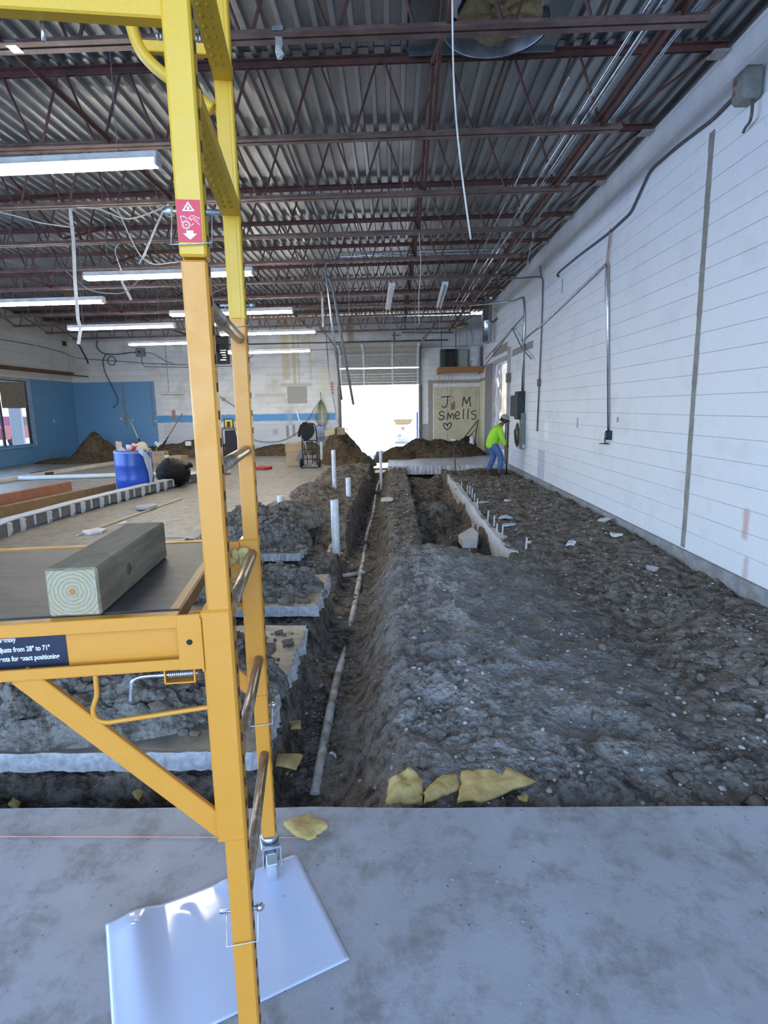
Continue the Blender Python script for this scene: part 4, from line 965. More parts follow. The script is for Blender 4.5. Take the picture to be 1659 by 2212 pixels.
m = MB(); m.poly([dc+V3(.18, -.26, .84), dc+V3(.29, -.20, .86), dc+V3(.355, -.03, .66), dc+V3(.36, -.0, .36), dc+V3(.345, -.13, .06), dc+V3(.335, -.15, .4), dc+V3(.30, -.24, .72)], (.006, -.006, 0)); tag(m.build('plastic_liner', mat('clear liner', (.50,.58,.66), .25), None, dc+V3(.3,-.1,.5)), 'pale plastic liner hanging down the right side of the drum', 'plastic sheet')
m = MB(); bc = Vector((-4.62, 11.75, .29)); m.ball(bc, .36, 26, 16, (1.0, .85, .84), .05)
for v in range(len(m.v)):
    p = Vector(m.v[v]); k = 1+.10*float(fbm(np.array([p.x*7]), np.array([p.z*7+p.y*3]), 5, 3)); q = bc+(p-bc)*k; m.v[v] = (q.x, q.y, max(.004, q.z))
m.lathe(bc+V3(.30, -.05, .12), [(.10, -.05), (.03, .05), (.07, .13), (.02, .14)], 9, (.85, -.2, .4))
t_ = NT('black bag plastic'); t_.col((.004,.004,.005)); t_.set(.42, spec=.2); t_.bump(t_.noise(t_.pos(), 11, 5, .7, 1.5), .9, .03)
tag(m.build('trash_bag', t_.m, None, (bc.x, bc.y, 0)), 'full shiny black trash bag standing right of the blue drum', 'trash bag')
m = MB(); m.lathe((-4.7, 11.70, .60), [(0,0),(.05,0),(.055,.05),(.05,.06),(0,.06)], 10); tag(m.build('paper_cup', M_PAPER, None, (-4.7,11.7,.6)), 'white cup lying on top of the black trash bag', 'cup')
m = MB(); m.lathe((-4.43, 12.55, 0), [(0,0),(.033,0),(.034,.14),(.028,.17),(.013,.20),(.013,.225),(0,.226)], 14); bt = m.build('water_bottle', mat('clear bottle', (.62,.68,.80), .15, spec=.6), None, (-4.43,12.55,0)); tag(bt, 'small clear water bottle standing behind the channel sections', 'bottle')
# drain channel sections, four end to end, with hanging ribs
M_CHAN = mat('pale polymer concrete', (.60,.61,.62), .6, col2=(.48,.49,.50), scale=6); M_CHIN = mat('channel side', (.16,.16,.155), .7, col2=(.11,.11,.105))
def channel(a, b, lab):
    a, b = Vector(a), Vector(b); d = (b-a); L = d.length; d.normalize(); x = d.cross(SZ); h = .20; w = .165
    r = root('drain_channel', (a+b)/2, lab, 'drain channel', 'drain channel sections'); m = MB(); c = (a+b)/2
    for s in (-1, 1): m.box(c+x*(w/2-.012)*s+SZ*(h*.5+.012), (L-.02, .02, h*.80), (d, x, SZ), .004)
    m.box(c+SZ*(.05), (L-.02, w-.03, .02), (d, x, SZ), .003); m.build('trough', M_CHIN, r)
    m = MB()
    for s in (-1, 1): m.box(c+x*(w/2-.010)*s+SZ*(h-.010), (L-.01, .042, .022), (d, x, SZ), .004)
    for k in range(10):
        q = a+d*(L*(k+.5)/10); m.box(q+SZ*(h-.012), (.012, w-.02, .012), (d, x, SZ))
    m.box(c+SZ*(h-.006), (L-.02, w-.05, .006), (d, x, SZ)); m.build('rim', M_CHAN, r)
    n = 5
    for k in range(n):
        q = a+d*(L*(k+.35)/n); big = k % 2 == 0
        for s in (-1, 1):
            m = MB()
            if big:
                m.poly([q+x*s*(w/2)+SZ*(h-.02), q+x*s*(w/2+.030)+SZ*(h-.03), q+x*s*(w/2+.034)+SZ*.06, q+x*s*(w/2+.012)+SZ*.004, q+x*s*(w/2)+SZ*.004], d*.07)
                m.box(q+x*s*(w/2+.022)+SZ*.155+d*.06, (.06, .016, .028), (d, x, SZ), .003)
            else: m.poly([q+x*s*(w/2)+SZ*(h-.02), q+x*s*(w/2+.018)+SZ*(h-.03), q+x*s*(w/2+.016)+SZ*.05, q+x*s*(w/2)+SZ*.03], d*.028)
            m.build('rib', M_CHAN, r)
CH = [(-4.82, 5.55, 0), (-5.100,7.281,0.000), (-5.018,8.640,0.000), (-4.873,9.826,0.000), (-4.684,11.045,0.000), (-4.429,12.675,0.000), (-4.202,14.214,-0.000)]
for k in range(6): channel(CH[k], CH[k+1], 'ribbed pale drain channel section, %s' % ['mostly out of the frame','second from the left edge','long middle one left of the drum','in front of the blue drum','right of the drum','farthest, behind the scaffold post'][k])
M_WR = mat('reddish board', (.33,.14,.07), .6, col2=(.25,.10,.05)); M_WB = mat('brown board', (.30,.18,.08), .6, col2=(.22,.13,.06)); M_WL_ = mat('pale wood strip', (.60,.50,.34), .6, col2=(.5,.40,.26))
M_CREAM = mat('cream plastic', (.60,.56,.49), .5, col2=(.50,.46,.40), scale=5)
def plank(a, b, w, h, m_, lab, cat='board', name='board', z=0):
    a, b = Vector(a)+SZ*(h/2+z), Vector(b)+SZ*(h/2+z); m = MB(); m.bar(a, b, w, h, bev=.004); return tag(m.build(name, m_, None, (a+b)/2), lab, cat)
plank((-7.05, 8.1, 0), (-6.601,11.364,0.000), .09, .19, M_WR, 'long reddish board on edge on the left floor')
plank((-6.20, 7.4, 0), (-5.556,11.131,0.000), .05, .17, M_WB, 'long brown board on edge leading to the blue drum')
plank((-5.98, 7.3, 0), (-5.011,10.148,0.000), .30, .02, mat('grey sheet strip', (.27,.27,.29), .5), 'flat grey strip beside the brown board')
plank((-9.3, 11.6, 0), (-8.533,17.154,0.000), .14, .09, M_CREAM, 'long white trim board lying on the floor below the corner heap')
def lying(a, b, r, lab):
    a, b = Vector(a)+SZ*r, Vector(b)+SZ*r; m = MB(); m.tube([a, b], r, 16); return tag(m.build('white_pipe', M_CREAM, None, (a+b)/2), lab, 'pipe')
lying((-8.905,13.281,0.000), (-4.045,13.991,0.000), .055, 'long white pipe lying on the floor behind the blue drum')
plank((-4.075,7.030,0.000), (-3.836,10.044,0.000), .035, .02, M_WL_, 'thin pale wood strip on the floor in front of the channels', 'wood strip', 'wood_strip')
def splat(c, s, m_, lab, name='scrap', cat='scrap', h=.015, k=1, zz=0):
    rnd = random.Random(k); c = Vector(c)+SZ*zz; m = MB(); m.poly([c+V3(math.cos(a)*s[0]*rnd.uniform(.7, 1.1), math.sin(a)*s[1]*rnd.uniform(.7, 1.1), .001) for a in [i*.628 for i in range(10)]], (.005, 0, h)); return tag(m.build(name, m_, None, c), lab, cat)
splat((-3.967,7.270,0.000), (.16, .16), M_PAPER, 'crumpled white scrap on the floor at the end of the pale wood strip', h=.03)
splat((-3.855,7.842,0.000), (.05, .10), M_PAPER, 'tiny white scrap on the floor between the strip and the channels', k=2)
splat((-3.489,15.105,0.000), (.27, .32), mat('red cloth', (.36,.03,.04), .8), 'red cloth dropped on the dusty floor left of the hand truck', 'cloth', 'cloth', .06, 3)
splat((-4.030,9.015,0.000), (.16, .20), mat('clear wrap', (.5,.5,.5), .3), 'loose clear plastic wrap on the pale wood strip', 'plastic_wrap', 'plastic', .04, 5, .02)
splat((-9.058,14.435,0.000), (.28, .35), mat('brown rag', (.12,.05,.03), .8), 'small dark brown rag beside the white trim board', 'rag', 'rag', .08, 6)
splat((-1.195,10.762,0.000), (.13, .2), mat('pale bag', (.62,.60,.55), .7), 'flat pale bag on the soil at the foot of the tallest pipe', 'sandbag', 'bag', .05, 8, -.02)
splat((-0.144,9.615,0.000), (.13, .22), mat('chalky scrap', (.70,.68,.62), .8), 'patch of white foam crumbs on the ridge between trench and pit', 'crumbs', 'crumbs', .02, 9, .0)
# boxes
def carton(c, d, rz, lab, mk=False, lid=False, m_=M_CARD):
    x, y = Vector((math.cos(rz), math.sin(rz), 0)), Vector((-math.sin(rz), math.cos(rz), 0)); r = root('cardboard_box', c, lab, 'box'); c = Vector(c)
    m = MB(); m.box(c+SZ*d[2]/2, d, (x, y, SZ), .006); m.build('carton', m_, r)
    if lid:
        m = MB(); m.box(c+SZ*(d[2]+.02), (d[0]+.03, d[1]+.03, .22 if lid == 2 else .05), (x, y, SZ), .006); m.build('lid', m_, r)
    else:
        m = MB(); m.box(c+SZ*(d[2]+.001)-y*0, (d[0]*.98, .06, .003), (x, y, SZ)); m.build('tape', mat('box tape', (.50,.40,.27), .3), r)
    if mk:
        m = MB(); f = c-y*(d[1]/2+.0012)
        for a, w in ((-.08, .10), (.06, .10), (.20, .06)): m.box(f+x*a+SZ*d[2]*.76, (w, .001, .03), (x, y, SZ))
        m.lathe(f-x*d[0]*.38+SZ*d[2]*.28, [(.055, 0), (.075, 0), (.075, .001)], 18, -y); m.lathe(f+x*d[0]*.40+SZ*d[2]*.30, [(.045, 0), (.06, 0), (.06, .001)], 18, -y); m.build('print', mat('grey print', (.20,.18,.20), .7), r)
    return r
carton((-7.28, 17.35, 0), (.60, .40, .36), .03, 'cardboard box with dark print standing behind the blue drum', True)
carton((-6.42, 16.85, 0), (.42, .35, .26), -.25, 'small plain cardboard box right of the printed one')
carton((-2.78, 15.95, 0), (.46, .40, .50), .05, 'tall cardboard box with a lid beside the hand truck', False, 2)
carton((-1.72, 18.55, .72), (.26, .22, .22), .1, 'small cardboard box with white label on the steep heap by the door', True)
m = MB(); m.poly([(-2.233,18.300,0.857), (-1.890,18.300,0.939), (-1.896,18.300,0.749), (-2.210,18.300,0.680)], (.02, .05, 0)); tag(m.build('cardboard_flap', mat('pale card', (.60,.49,.31), .8), None, (-2.057,18.300,0.795)), 'pale piece of cardboard leaning on the heap behind the white standpipe', 'cardboard')
m = MB(); m.poly([(-2.854,15.872,0.000), (-2.588,15.831,0.000), (-2.465,15.500,0.460), (-2.566,15.500,0.462)], (0, .02, 0)); tag(m.build('clear_bag', mat('grey film', (.30,.32,.35), .25), None, (-2.681,15.845,-0.000)), 'grey plastic film leaning between box and hand truck', 'plastic')
# hand truck with jacket
hp = Vector((-2.28, 15.3, 0)); ht = root('hand_truck', hp, 'black two wheeled hand truck standing on the dusty floor', 'hand truck'); M_BLK = mat('black steel', (.018,.018,.02), .4, .4)
m = MB()
for s in (-1, 1): m.tube(smooth_path([hp+V3(s*.19, .02, .06), hp+V3(s*.20, .05, .5), hp+V3(s*.19, .10, .95), hp+V3(s*.15, .16, 1.13)], 5), .016, 8)
m.tube(smooth_path([hp+V3(-.15, .16, 1.13), hp+V3(-.08, .17, 1.17), hp+V3(.08, .17, 1.17), hp+V3(.15, .16, 1.13)], 4), .016, 8)
for z in (.22, .48, .72): m.tube([hp+V3(-.2, .05, z), hp+V3(.2, .05, z)], .013, 8)
m.tube([hp+V3(-.07, .04, .1), hp+V3(-.07, .07, .72)], .012, 6); m.tube([hp+V3(.07, .04, .1), hp+V3(.07, .07, .72)], .012, 6); m.build('frame', M_BLK, ht)
m = MB(); m.box(hp+V3(0, -.10, .012), (.44, .22, .01)); m.build('toe_plate', M_BLK, ht)
for s in (-1, 1):
    m = MB(); m.lathe(hp+V3(s*.25-.035, .06, .125), [(.03, -.0), (.07, .0), (.10, .005), (.125, .02), (.125, .05), (.10, .065), (.07, .07), (.03, .07)], 22, (1, 0, 0)); m.build('wheel', mat('black rubber', (.02,.02,.023), .6), ht)
jk = MB(); N = 10; vs = []
prof = [(-.16, 1.19, .0), (-.24, 1.10, -.02), (-.27, .98, -.03), (-.20, .86, -.035), (-.13, .70, -.03), (-.02, .72, -.03), (.10, .83, -.035), (.15, .95, -.03), (.12, 1.10, -.02), (.10, 1.16, 0), (0, 1.13, .0), (-.08, 1.20, .0)]
jk.poly([hp+V3(x, .02+y, z) for x, z, y in prof], (0, .12, .02)); jk.poly([hp+V3(x, 0, z) for x, z in ((-.22, 1.15), (-.15, 1.13), (-.24, .82), (-.30, .83), (-.29, .95))], (0, .09, 0))
tag(jk.build('jacket', mat('black cloth', (.008,.008,.010), .9), None, hp+V3(0, .08, 1.0)), 'black jacket hung over the hand truck handle', 'jacket')
rod((-2.30, 15.62, 0), (-2.770,16.400,1.554), .02, mat('pale blue pole', (.45,.55,.70), .4), 'pale blue pole with dark grip standing behind the hand truck', 'pole', 'pole')
# table with radio, papers and jacket
tp_ = Vector((-5.05, 18.0, 0)); tb = root('folding_table', tp_, 'dark folding table by the back wall, seen between the scaffold posts', 'table')
m = MB(); m.box(tp_+V3(0, 0, .985), (1.15, .6, .04), None, .006); m.build('tabletop', mat('dark top', (.09,.09,.10), .5), tb)
for sx in (-1, 1):
    for sy in (-1, 1): m = MB(); m.tube([tp_+V3(sx*.42, sy*.22, 0), tp_+V3(sx*.44, sy*.22, .965)], .022, 8); m.build('leg', M_BLK, tb)
rd = root('jobsite_radio', tp_+V3(-.10, -.05, 1.005), 'yellow and black jobsite radio on the dark table', 'radio'); q = tp_+V3(-.10, -.05, 1.005)
m = MB(); m.box(q+V3(0, 0, .13), (.26, .2, .26), None, .03); m.build('body', mat('radio yellow', (.65,.42,.03), .5), rd); m = MB(); m.box(q+V3(0, -.101, .12), (.11, .012, .17), None, .005); m.build('speaker_face', M_BLK, rd)
m = MB()
for s in (-1, 1): m.tube([q+V3(s*.13, -.08, 0), q+V3(s*.14, -.08, .29)], .012, 6)
m.tube([q+V3(-.14, -.08, .29), q+V3(.14, -.08, .29)], .012, 6); m.build('roll_bar', M_BLK, rd)
m = MB(); m.poly([tp_+V3(-.56, -.1, 1.006), tp_+V3(-.25, -.1, 1.006), tp_+V3(-.28, -.02, 1.07), tp_+V3(-.42, .02, 1.22)], (0, .04, 0)); tag(m.build('paper_sheaf', M_PAPER, None, tp_+V3(-.3, -.1, 1.0)), 'tented white papers on the dark table', 'paper')
m = MB(); m.poly([tp_+V3(-.42, -.18, 1.006), tp_+V3(-.26, -.18, 1.006), tp_+V3(-.26, -.18, 1.05), tp_+V3(-.40, -.18, 1.08)], (0, .05, 0)); tag(m.build('food_box', mat('brown snack', (.32,.22,.17), .7), None, tp_+V3(-.1, -.16, 1.0)), 'small brown carton in front of the tented papers', 'carton')
m = MB(); m.poly([tp_+V3(-.18, -.34, .93), tp_+V3(.12, -.34, .95), tp_+V3(.28, -.34, .12), tp_+V3(.02, -.34, .02), tp_+V3(-.20, -.34, .10)], (0, .07, .01)); tag(m.build('coat', mat('black coat', (.010,.010,.016), .8), None, tp_+V3(.3, -.3, .5)), 'long black coat hanging from the dark table', 'coat')
m = MB(); m.tube([tp_+V3(-.30, -.32, 0), tp_+V3(-.62, -.2, .80)], .015, 6); tag(m.build('pole', M_DARK, None, tp_+V3(-.3, -.32, 0)), 'dark pole leaning under the table edge', 'pole')
# white heart shaped plastic scrap on the heap
m = MB(); m.poly([(-8.121,19.200,0.514), (-8.036,19.200,0.574), (-7.962,19.200,0.527), (-7.879,19.200,0.572), (-7.870,19.200,0.494), (-7.991,19.200,0.371)], (0, .03, 0)); m.tube([(-8.039,19.200,0.372), (-8.033,19.100,-0.198)], .01, 5); tag(m.build('plastic_scrap', M_PAPER, None, (-7.996,19.200,0.496)), 'white plastic scrap caught on the heap above the printed box', 'scrap')
m = MB(); m.box((-7.015,19.400,0.468), (.2, .1, .16), None, .02); tag(m.build('plastic_scrap', M_PAPER, None, (-7.015,19.400,0.468)), 'white scrap on the back heap just left of the scaffold post', 'scrap')
# ================================================================ fluorescent strips
M_TUBE = mat_emit('fluorescent tube', (1.0, .93, .80), 60.0)
M_FIX = mat('white fixture enamel', (.72,.72,.70), .4, spec=.5); M_CORD = mat('grey cord', (.30,.29,.28), .7); M_WCORD = mat('white cord', (.62,.60,.56), .6); M_EMT = mat('bright conduit', (.62,.64,.66), .25, .9, col2=(.45,.47,.48), scale=12); M_CABLE = mat('dark armoured cable', (.12,.115,.12), .5, .3); M_BXG = mat('grey electrical box', (.050,.060,.064), .7, 0, spec=.2); M_GCAB = mat('grey cable', (.27,.265,.26), .55, .3)
def strip_light(x1, y, z, label, lit=True, dz=.02):
    """8 ft two-tube strip: right end x1, hung from the joists on two wires"""
    x0 = x1-2.44; s = lambda x: z+dz*(x-x1)/2.44
    r = root('strip_light', (x0+1.22, y, z), label, 'light', 'fluorescent strip lights')
    m = MB(); m.bar((x0, y, s(x0)+.055), (x1, y, s(x1)+.055), .11, .055, bev=.006); m.bar((x0, y, s(x0)+.022), (x1, y, s(x1)+.022), .16, .012, bev=.003)
    for x in (x0+.012, x1-.012): m.box((x, y, s(x)-.002), (.024, .13, .05), None, .004)
    m.build('housing', M_FIX, r)
    for yy in (-.045, .045):
        m = MB(); m.tube([(x0+.03, y+yy, s(x0)-.006), (x1-.03, y+yy, s(x1)-.006)], .019, 10); m.build('tube', M_TUBE, r)
    m = MB()
    for x in (x0+.35, x1-.35): m.tube([(x, y, s(x)+.08), (x+.02, y, roof_z(x)+.03)], .004, 5)
    m.build('hanger_wire', M_CORD, r); return r
strip_light(-1.98, 5.3, 3.645, 'lit fluorescent strip nearest the camera, top left behind the scaffold post', dz=.045)
strip_light(-1.98, 8.6, 3.475, 'lit fluorescent strip crossing behind both scaffold posts, uppermost of those')
strip_light(-1.95, 11.7, 3.445, 'lit fluorescent strip third in the right row, above the rung')
strip_light(-1.93, 14.9, 3.46, 'lit fluorescent strip fourth in the right row, beside the rung end')
strip_light(-2.42, 17.3, 3.235, 'lit fluorescent strip lowest and farthest in the right row')
strip_light(-4.95, 10.2, 3.43, 'lit fluorescent strip at the left edge of the photo')
strip_light(-4.95, 13.4, 3.455, 'lit fluorescent strip in the left row below the hanging white strap')
strip_light(-4.95, 16.4, 3.43, 'lit fluorescent strip farthest in the left row over the blue wall')
# two unlit strips hung end-on from chains
for (a, b, lab) in (((.0, 10.75, 3.72), (-.10, 13.2, 3.72), 'unlit white strip light hung lengthwise, left of two in front of the back door'), ((.95, 10.75, 3.72), (1.02, 13.1, 3.72), 'unlit white strip light hung lengthwise, right of two in front of the back door')):
    a, b = Vector(a), Vector(b); a.z = b.z = 3.72; r = root('strip_light', (a+b)/2, lab, 'light'); m = MB(); m.bar(a, b, .11, .06, bev=.005); m.build('housing', M_FIX, r)
    for s in (-.035, .035): m = MB(); m.tube([a+V3(s, 0, -.045), b+V3(s, 0, -.045)], .014, 8); m.build('tube', mat('unlit tube', (.75,.75,.74), .3), r)
    m = MB(); m.tube([a+SZ*.03, a+SZ*1.06], .004, 5); m.tube([b+SZ*.03, b+SZ*1.06], .004, 5); m.build('chain', M_CORD, r)
# ================================================================ conduits and cables
def wire(pts, r, m, label, cat='cable', name='cable', k=6, n=6):
    P = smooth_path(pts, k) if len(pts) > 2 else [Vector(p) for p in pts]; q = MB(); q.tube(P, r, n); return tag(q.build(name, m, None, P[0]), label, cat)
def straight(pts, r, m, label, cat='conduit', name='conduit', n=8):
    """run with tight bends at the corners"""
    P = [Vector(p) for p in pts]; out = [P[0]]
    for a, b, c in zip(P, P[1:], P[2:]):
        l = min(.12, (b-a).length*.4, (c-b).length*.4); u, v = b+(a-b).normalized()*l, b+(c-b).normalized()*l
        for i in range(6): t = i/5; out.append(u*(1-t)**2+b*2*t*(1-t)+v*t*t)
    out.append(P[-1]); q = MB(); q.tube(out, r, n); return tag(q.build(name, m, None, P[0]), label, cat)
straight([(1.85, 2.0, 4.21), (1.85, 20.3, 4.20)], .024, M_EMT, 'shiny main conduit running along the joists toward the back, thickest of the bunch')
straight([(1.76, 3.5, 4.20), (1.76, 19.5, 4.19)], .013, M_EMT, 'thin shiny conduit just left of the thick one')
straight([(1.66, 5.9, 4.52), (1.70, 19.0, 4.22)], .010, M_EMT, 'thin conduit high under the deck left of the main conduit')
straight([(2.10, 4.2, 4.20), (2.10, 20.0, 4.18)], .014, M_GALV, 'dull conduit right of the brown bridging angle')
straight([(1.98, 11.42, 4.44), (-1.05, 11.42, 4.43), (-1.27, 11.42, 4.26), (-1.25, 11.42, 4.0), (-1.02, 11.42, 1.72)], .020, M_EMT, 'bright conduit crossing under the deck and dropping left of the back door')
straight([(1.98, 11.48, 4.40), (-.95, 11.48, 4.39)], .014, M_EMT, 'second bright conduit just under the crossing one')
m = MB(); m.box((2.06, 11.45, 4.40), (.22, .16, .20), None, .008); tag(m.build('junction_box', M_GALV, None, (2.06,11.45,4.4)), 'zinc junction box where the crossing conduit meets the main conduit', 'junction box')
straight([(-1.24, 11.5, 4.05), (-1.15, 11.5, 3.9), (-.80, 11.5, 1.62)], .026, M_GCAB, 'leaning dark grey pole of pipe hanging in front of the back door', 'pipe', 'hanging_pipe')
wire([(0.28, 2.925, 4.072), (0.288, 2.925, 3.263), (0.301, 2.925, 2.929), (0.334, 2.925, 2.636), (0.38, 2.925, 2.336)], .0045, M_WCORD, 'long pale wire hanging from the roof in the top middle')
wire([(0.411, 9.018, 4.073), (0.431, 9.018, 3.604), (0.401, 9.018, 3.203), (0.401, 9.018, 2.782)], .006, M_WCORD, 'thin pale wire hanging below the crossed bridging, straight down')
wire([(0.422, 12.064, 4.074), (0.473, 12.064, 3.711), (0.452, 12.064, 3.008)], .005, M_CORD, 'thin grey wire hanging farther back in the middle')
for k, (x, y, z0, z1) in enumerate(((-.20, 12.06, 4.08, 3.1), (-.05, 13.585, 4.08, 2.75), (.78, 15.105, 4.08, 2.6), (1.05, 13.585, 4.08, 3.0), (-.78, 10.53, 4.08, 3.2), (.55, 15.105, 4.08, 2.9))):
    wire([(x, y, z0), (x+.02, y, (z0+z1)/2), (x+.01, y, z1)], .006, M_CORD, 'thin grey drop wire hanging from the joists before the back door, %s' % ['far left of six','second of six','fourth of six','fifth of six','nearest of six','sixth of six'][k])
# straps and loose wires over the left side
m = MB(); pts = [(-3.95, 7.5, 4.1), (-3.95, 7.5, 3.66), (-3.985, 7.5, 3.2), (-4.00, 7.5, 2.72), (-3.98, 7.5, 2.60), (-4.03, 7.5, 2.42)]
for a, b in zip(pts, pts[1:]): m.bar(a, b, .003, .045, up=(1, 0, 0))
tag(m.build('strap', M_WCORD, None, pts[0]), 'long pale strap hanging from the joists on the left', 'strap')
wire([(-4.916, 7.495, 4.031), (-4.565, 7.495, 3.938), (-4.314, 7.495, 3.868), (-3.913, 7.495, 3.808)], .008, M_WCORD, 'loose white cable sagging at the left edge under a joist')
wire([(-3.855, 7.495, 4.039), (-3.587, 7.495, 4.013), (-3.266, 7.495, 3.895), (-2.944, 7.495, 3.959), (-2.73, 7.495, 4.048)], .009, M_WCORD, 'loose white cable looping behind the near strip light')
wire([(-3.373, 7.495, 4.043), (-3.092, 7.495, 3.424), (-2.717, 7.495, 3.377), (-2.436, 7.495, 3.433)], .008, M_WCORD, 'loose pale cable looping above the second strip light')
wire([(-4.061, 9.018, 4.038), (-4.135, 9.018, 3.923), (-4.071, 9.018, 3.659)], .008, M_WCORD, 'white cable dropping to the left end of the second strip light')
wire([(-1.643, 5.971, 4.057), (-1.775, 5.971, 4.179), (-1.698, 5.971, 3.949), (-1.479, 5.971, 3.906)], .006, M_WCORD, 'loose white cable right behind the red stickered post')
wire([(-2.59, 7.495, 4.049), (-2.756, 7.495, 4.03), (-3.141, 7.495, 3.369)], .014, M_GALV, 'pale slanting rod left of the scaffold post', 'rod', 'rod')
wire([(-4.222, 12.064, 4.036), (-3.921, 12.064, 3.812), (-3.519, 12.064, 3.933), (-3.217, 12.064, 4.044)], .010, M_CORD, 'grey cable sagging between joists behind the near post')
wire([(-5.75, 10.541, 4.024), (-5.366, 10.541, 3.706), (-4.983, 10.541, 3.629), (-4.696, 10.541, 3.658), (-4.408, 10.541, 3.898)], .010, M_CORD, 'grey cable sagging above the left strip lights')
m = MB(); pts = [(-4.76, 10.54, 4.06), (-4.76, 10.54, 3.8), (-4.63, 10.54, 3.51)]
for a, b in zip(pts, pts[1:]): m.bar(a, b, .003, .05, up=(1, 0, 0))
tag(m.build('strap', M_WCORD, None, pts[0]), 'short pale strap hanging right of the left edge strip light', 'strap')
m = MB(); pts = [(-3.8, 12.06, 4.07), (-3.65, 12.06, 3.79), (-3.62, 12.06, 3.25)]
for a, b in zip(pts, pts[1:]): m.bar(a, b, .003, .045, up=(1, 0, 0))
tag(m.build('strap', M_WCORD, None, pts[0]), 'short pale strap hanging just left of the near post', 'strap')
m = MB(); m.box((-1.55, 13.2, 3.66), (.05, .01, .62), None, .003); m.bar((-1.55, 13.2, 3.97), (-1.55, 13.2, 4.1), .01, .01); m.bar((-1.55, 11.5, 4.4), (-1.55, 13.2, 3.97), .01, .01)
tag(m.build('hanging_strip', M_WCORD, None, (-1.55,13.2,3.6)), 'pale flat strip hanging in front of the back wall left of the door', 'strap')
# metal clips on the bottom chords
CL = [((-.755, 4.43, 4.075), .10, True, 'crumpled foil strip on a clip hanging from the nearest bottom chord'), ((-2.60, 4.43, 4.035), .0, False, 'zinc clip on the nearest bottom chord at the left edge'), ((-1.33, 4.43, 4.07), .03, False, 'zinc clip on the nearest bottom chord between the scaffold posts'), ((-1.05, 7.47, 4.09), .0, False, 'zinc clip on the third bottom chord near the middle')]
for p, l, foil, lab in CL:
    p = Vector(p); r = root('clip', p, lab, 'clip'); m = MB(); m.box(p+SZ*.012, (.075, .09, .004)); m.box(p+V3(0, -.046, .025), (.075, .004, .03)); m.build('plate', M_GALV, r)
    if foil:
        m = MB(); q = [(-.025, -.01), (.025, -.01), (.030, -.06), (.020, -.09), (.032, -.12), (.018, -.155), (-.015, -.15), (-.028, -.10), (-.018, -.06)]
        m.poly([p+V3(x, -.03+.01*math.sin(i*2.1), z) for i, (x, z) in enumerate(q)], (0, .012, 0)); m.build('foil', mat('crumpled foil', (.62,.62,.56), .4, .4, bump=.8, bscale=70), r)
# roof curb with torn duct, sheet metal panel
m = MB(); m.box((.84, 5.35, 4.735), (1.32, 1.0, .006), None, 0); m.box((.84, 5.86, 4.725), (1.32, .02, .04)); tag(m.build('roof_panel', mat('dark sheet metal', (.20,.225,.24), .35, .8, col2=(.13,.15,.16), scale=3), None, (.84,5.3,4.73)), 'flat sheet metal panel under the deck at the top of the photo', 'metal panel')
dt = root('torn_duct', (.86, 5.0, 4.5), 'torn round duct with yellow insulation hanging at the top edge', 'duct'); m = MB(); N = 48; vs = []; a_ = []
for i in range(N):
    t = 2*math.pi*i/N; j = .05*math.sin(t*3+.5)+.035*math.sin(t*7+1)+.02*math.sin(t*17)
    vs += [(.86+.40*math.cos(t), 5.06+.40*math.sin(t), 4.73), (.86+(.36+j*.4)*math.cos(t), 5.06+(.36+j*.4)*math.sin(t), 4.56+j*.7)]
m.add(vs, [(2*i, 2*((i+1) % N), 2*((i+1) % N)+1, 2*i+1) for i in range(N)], True); sk = m.build('torn_skin', mat('bright duct skin', (.55,.56,.58), .3, .8), dt)
m = MB(); vs = [(.86+.33*math.cos(2*math.pi*i/N)*k, 5.06+.33*math.sin(2*math.pi*i/N)*k, 4.52+.02*math.sin(i*.9)+.05*(1-k)) for k in (1, .6, .25) for i in range(N)]
m.add(vs, [(a*N+i, a*N+(i+1) % N, (a+1)*N+(i+1) % N, (a+1)*N+i) for a in range(2) for i in range(N)]+[list(range(2*N, 3*N))], True); m.build('insulation', mat('yellow insulation', (.26,.19,.09), .95, col2=(.15,.11,.055), scale=18, bump=.8), dt)
m = MB(); m.lathe((.88, 5.30, 0), [(.40, 4.735), (.43, 4.60), (.435, 4.585), (.428, 4.60)], 48); m.build('collar', mat('collar', (.42,.44,.47), .25, .9), dt)
# right wall: cables, conduits, boxes
X = XR-.026
straight([(X, 5.50, 4.24), (X, 6.06, 4.20), (X, 6.74, 4.25), (X, 7.41, 4.27), (X, 7.70, 4.10), (X, 7.93, 3.96), (X, 8.67, 3.93), (X, 10.10, 3.96), (X, 11.15, 3.96), (X, 11.30, 3.93), (X, 11.18, 3.88)], .015, M_CABLE, 'dark flexible cable running along the upper right wall to the grey box', 'cable', 'cable')
ob_ = root('disconnect_box', (XR-.09, 5.40, 4.17), 'weathered grey electrical box high on the right wall at the photo edge', 'electrical box')
m = MB(); m.box((XR-.085, 5.41, 4.16), (.17, .21, .25), None, .03); m.build('case', mat('weathered box', (.26,.26,.23), .6, .2, col2=(.18,.18,.16)), ob_); m = MB(); m.box((XR-.172, 5.45, 4.20), (.006, .05, .04)); m.box((XR-.172, 5.46, 4.12), (.006, .04, .03)); m.build('sticker', mat('rust sticker', (.25,.10,.07), .6), ob_)
m = MB(); m.tube(smooth_path([(XR-.06, 5.36, 4.04), (XR-.06, 5.36, 3.92), (XR-.05, 5.40, 3.88), (XR-.04, 5.47, 3.87), (XR-.04, 5.50, 3.84)]), .012, 6); m.build('tail_wire', M_CABLE, ob_)
straight([(X, 14.15, 3.07), (X, 12.22, 3.18), (X, 10.27, 3.37), (X, 8.73, 3.53), (X, 8.66, 3.48), (X, 8.30, 1.17)], .017, M_EMT, 'silver conduit sloping down the right wall then dropping to the outlet box')
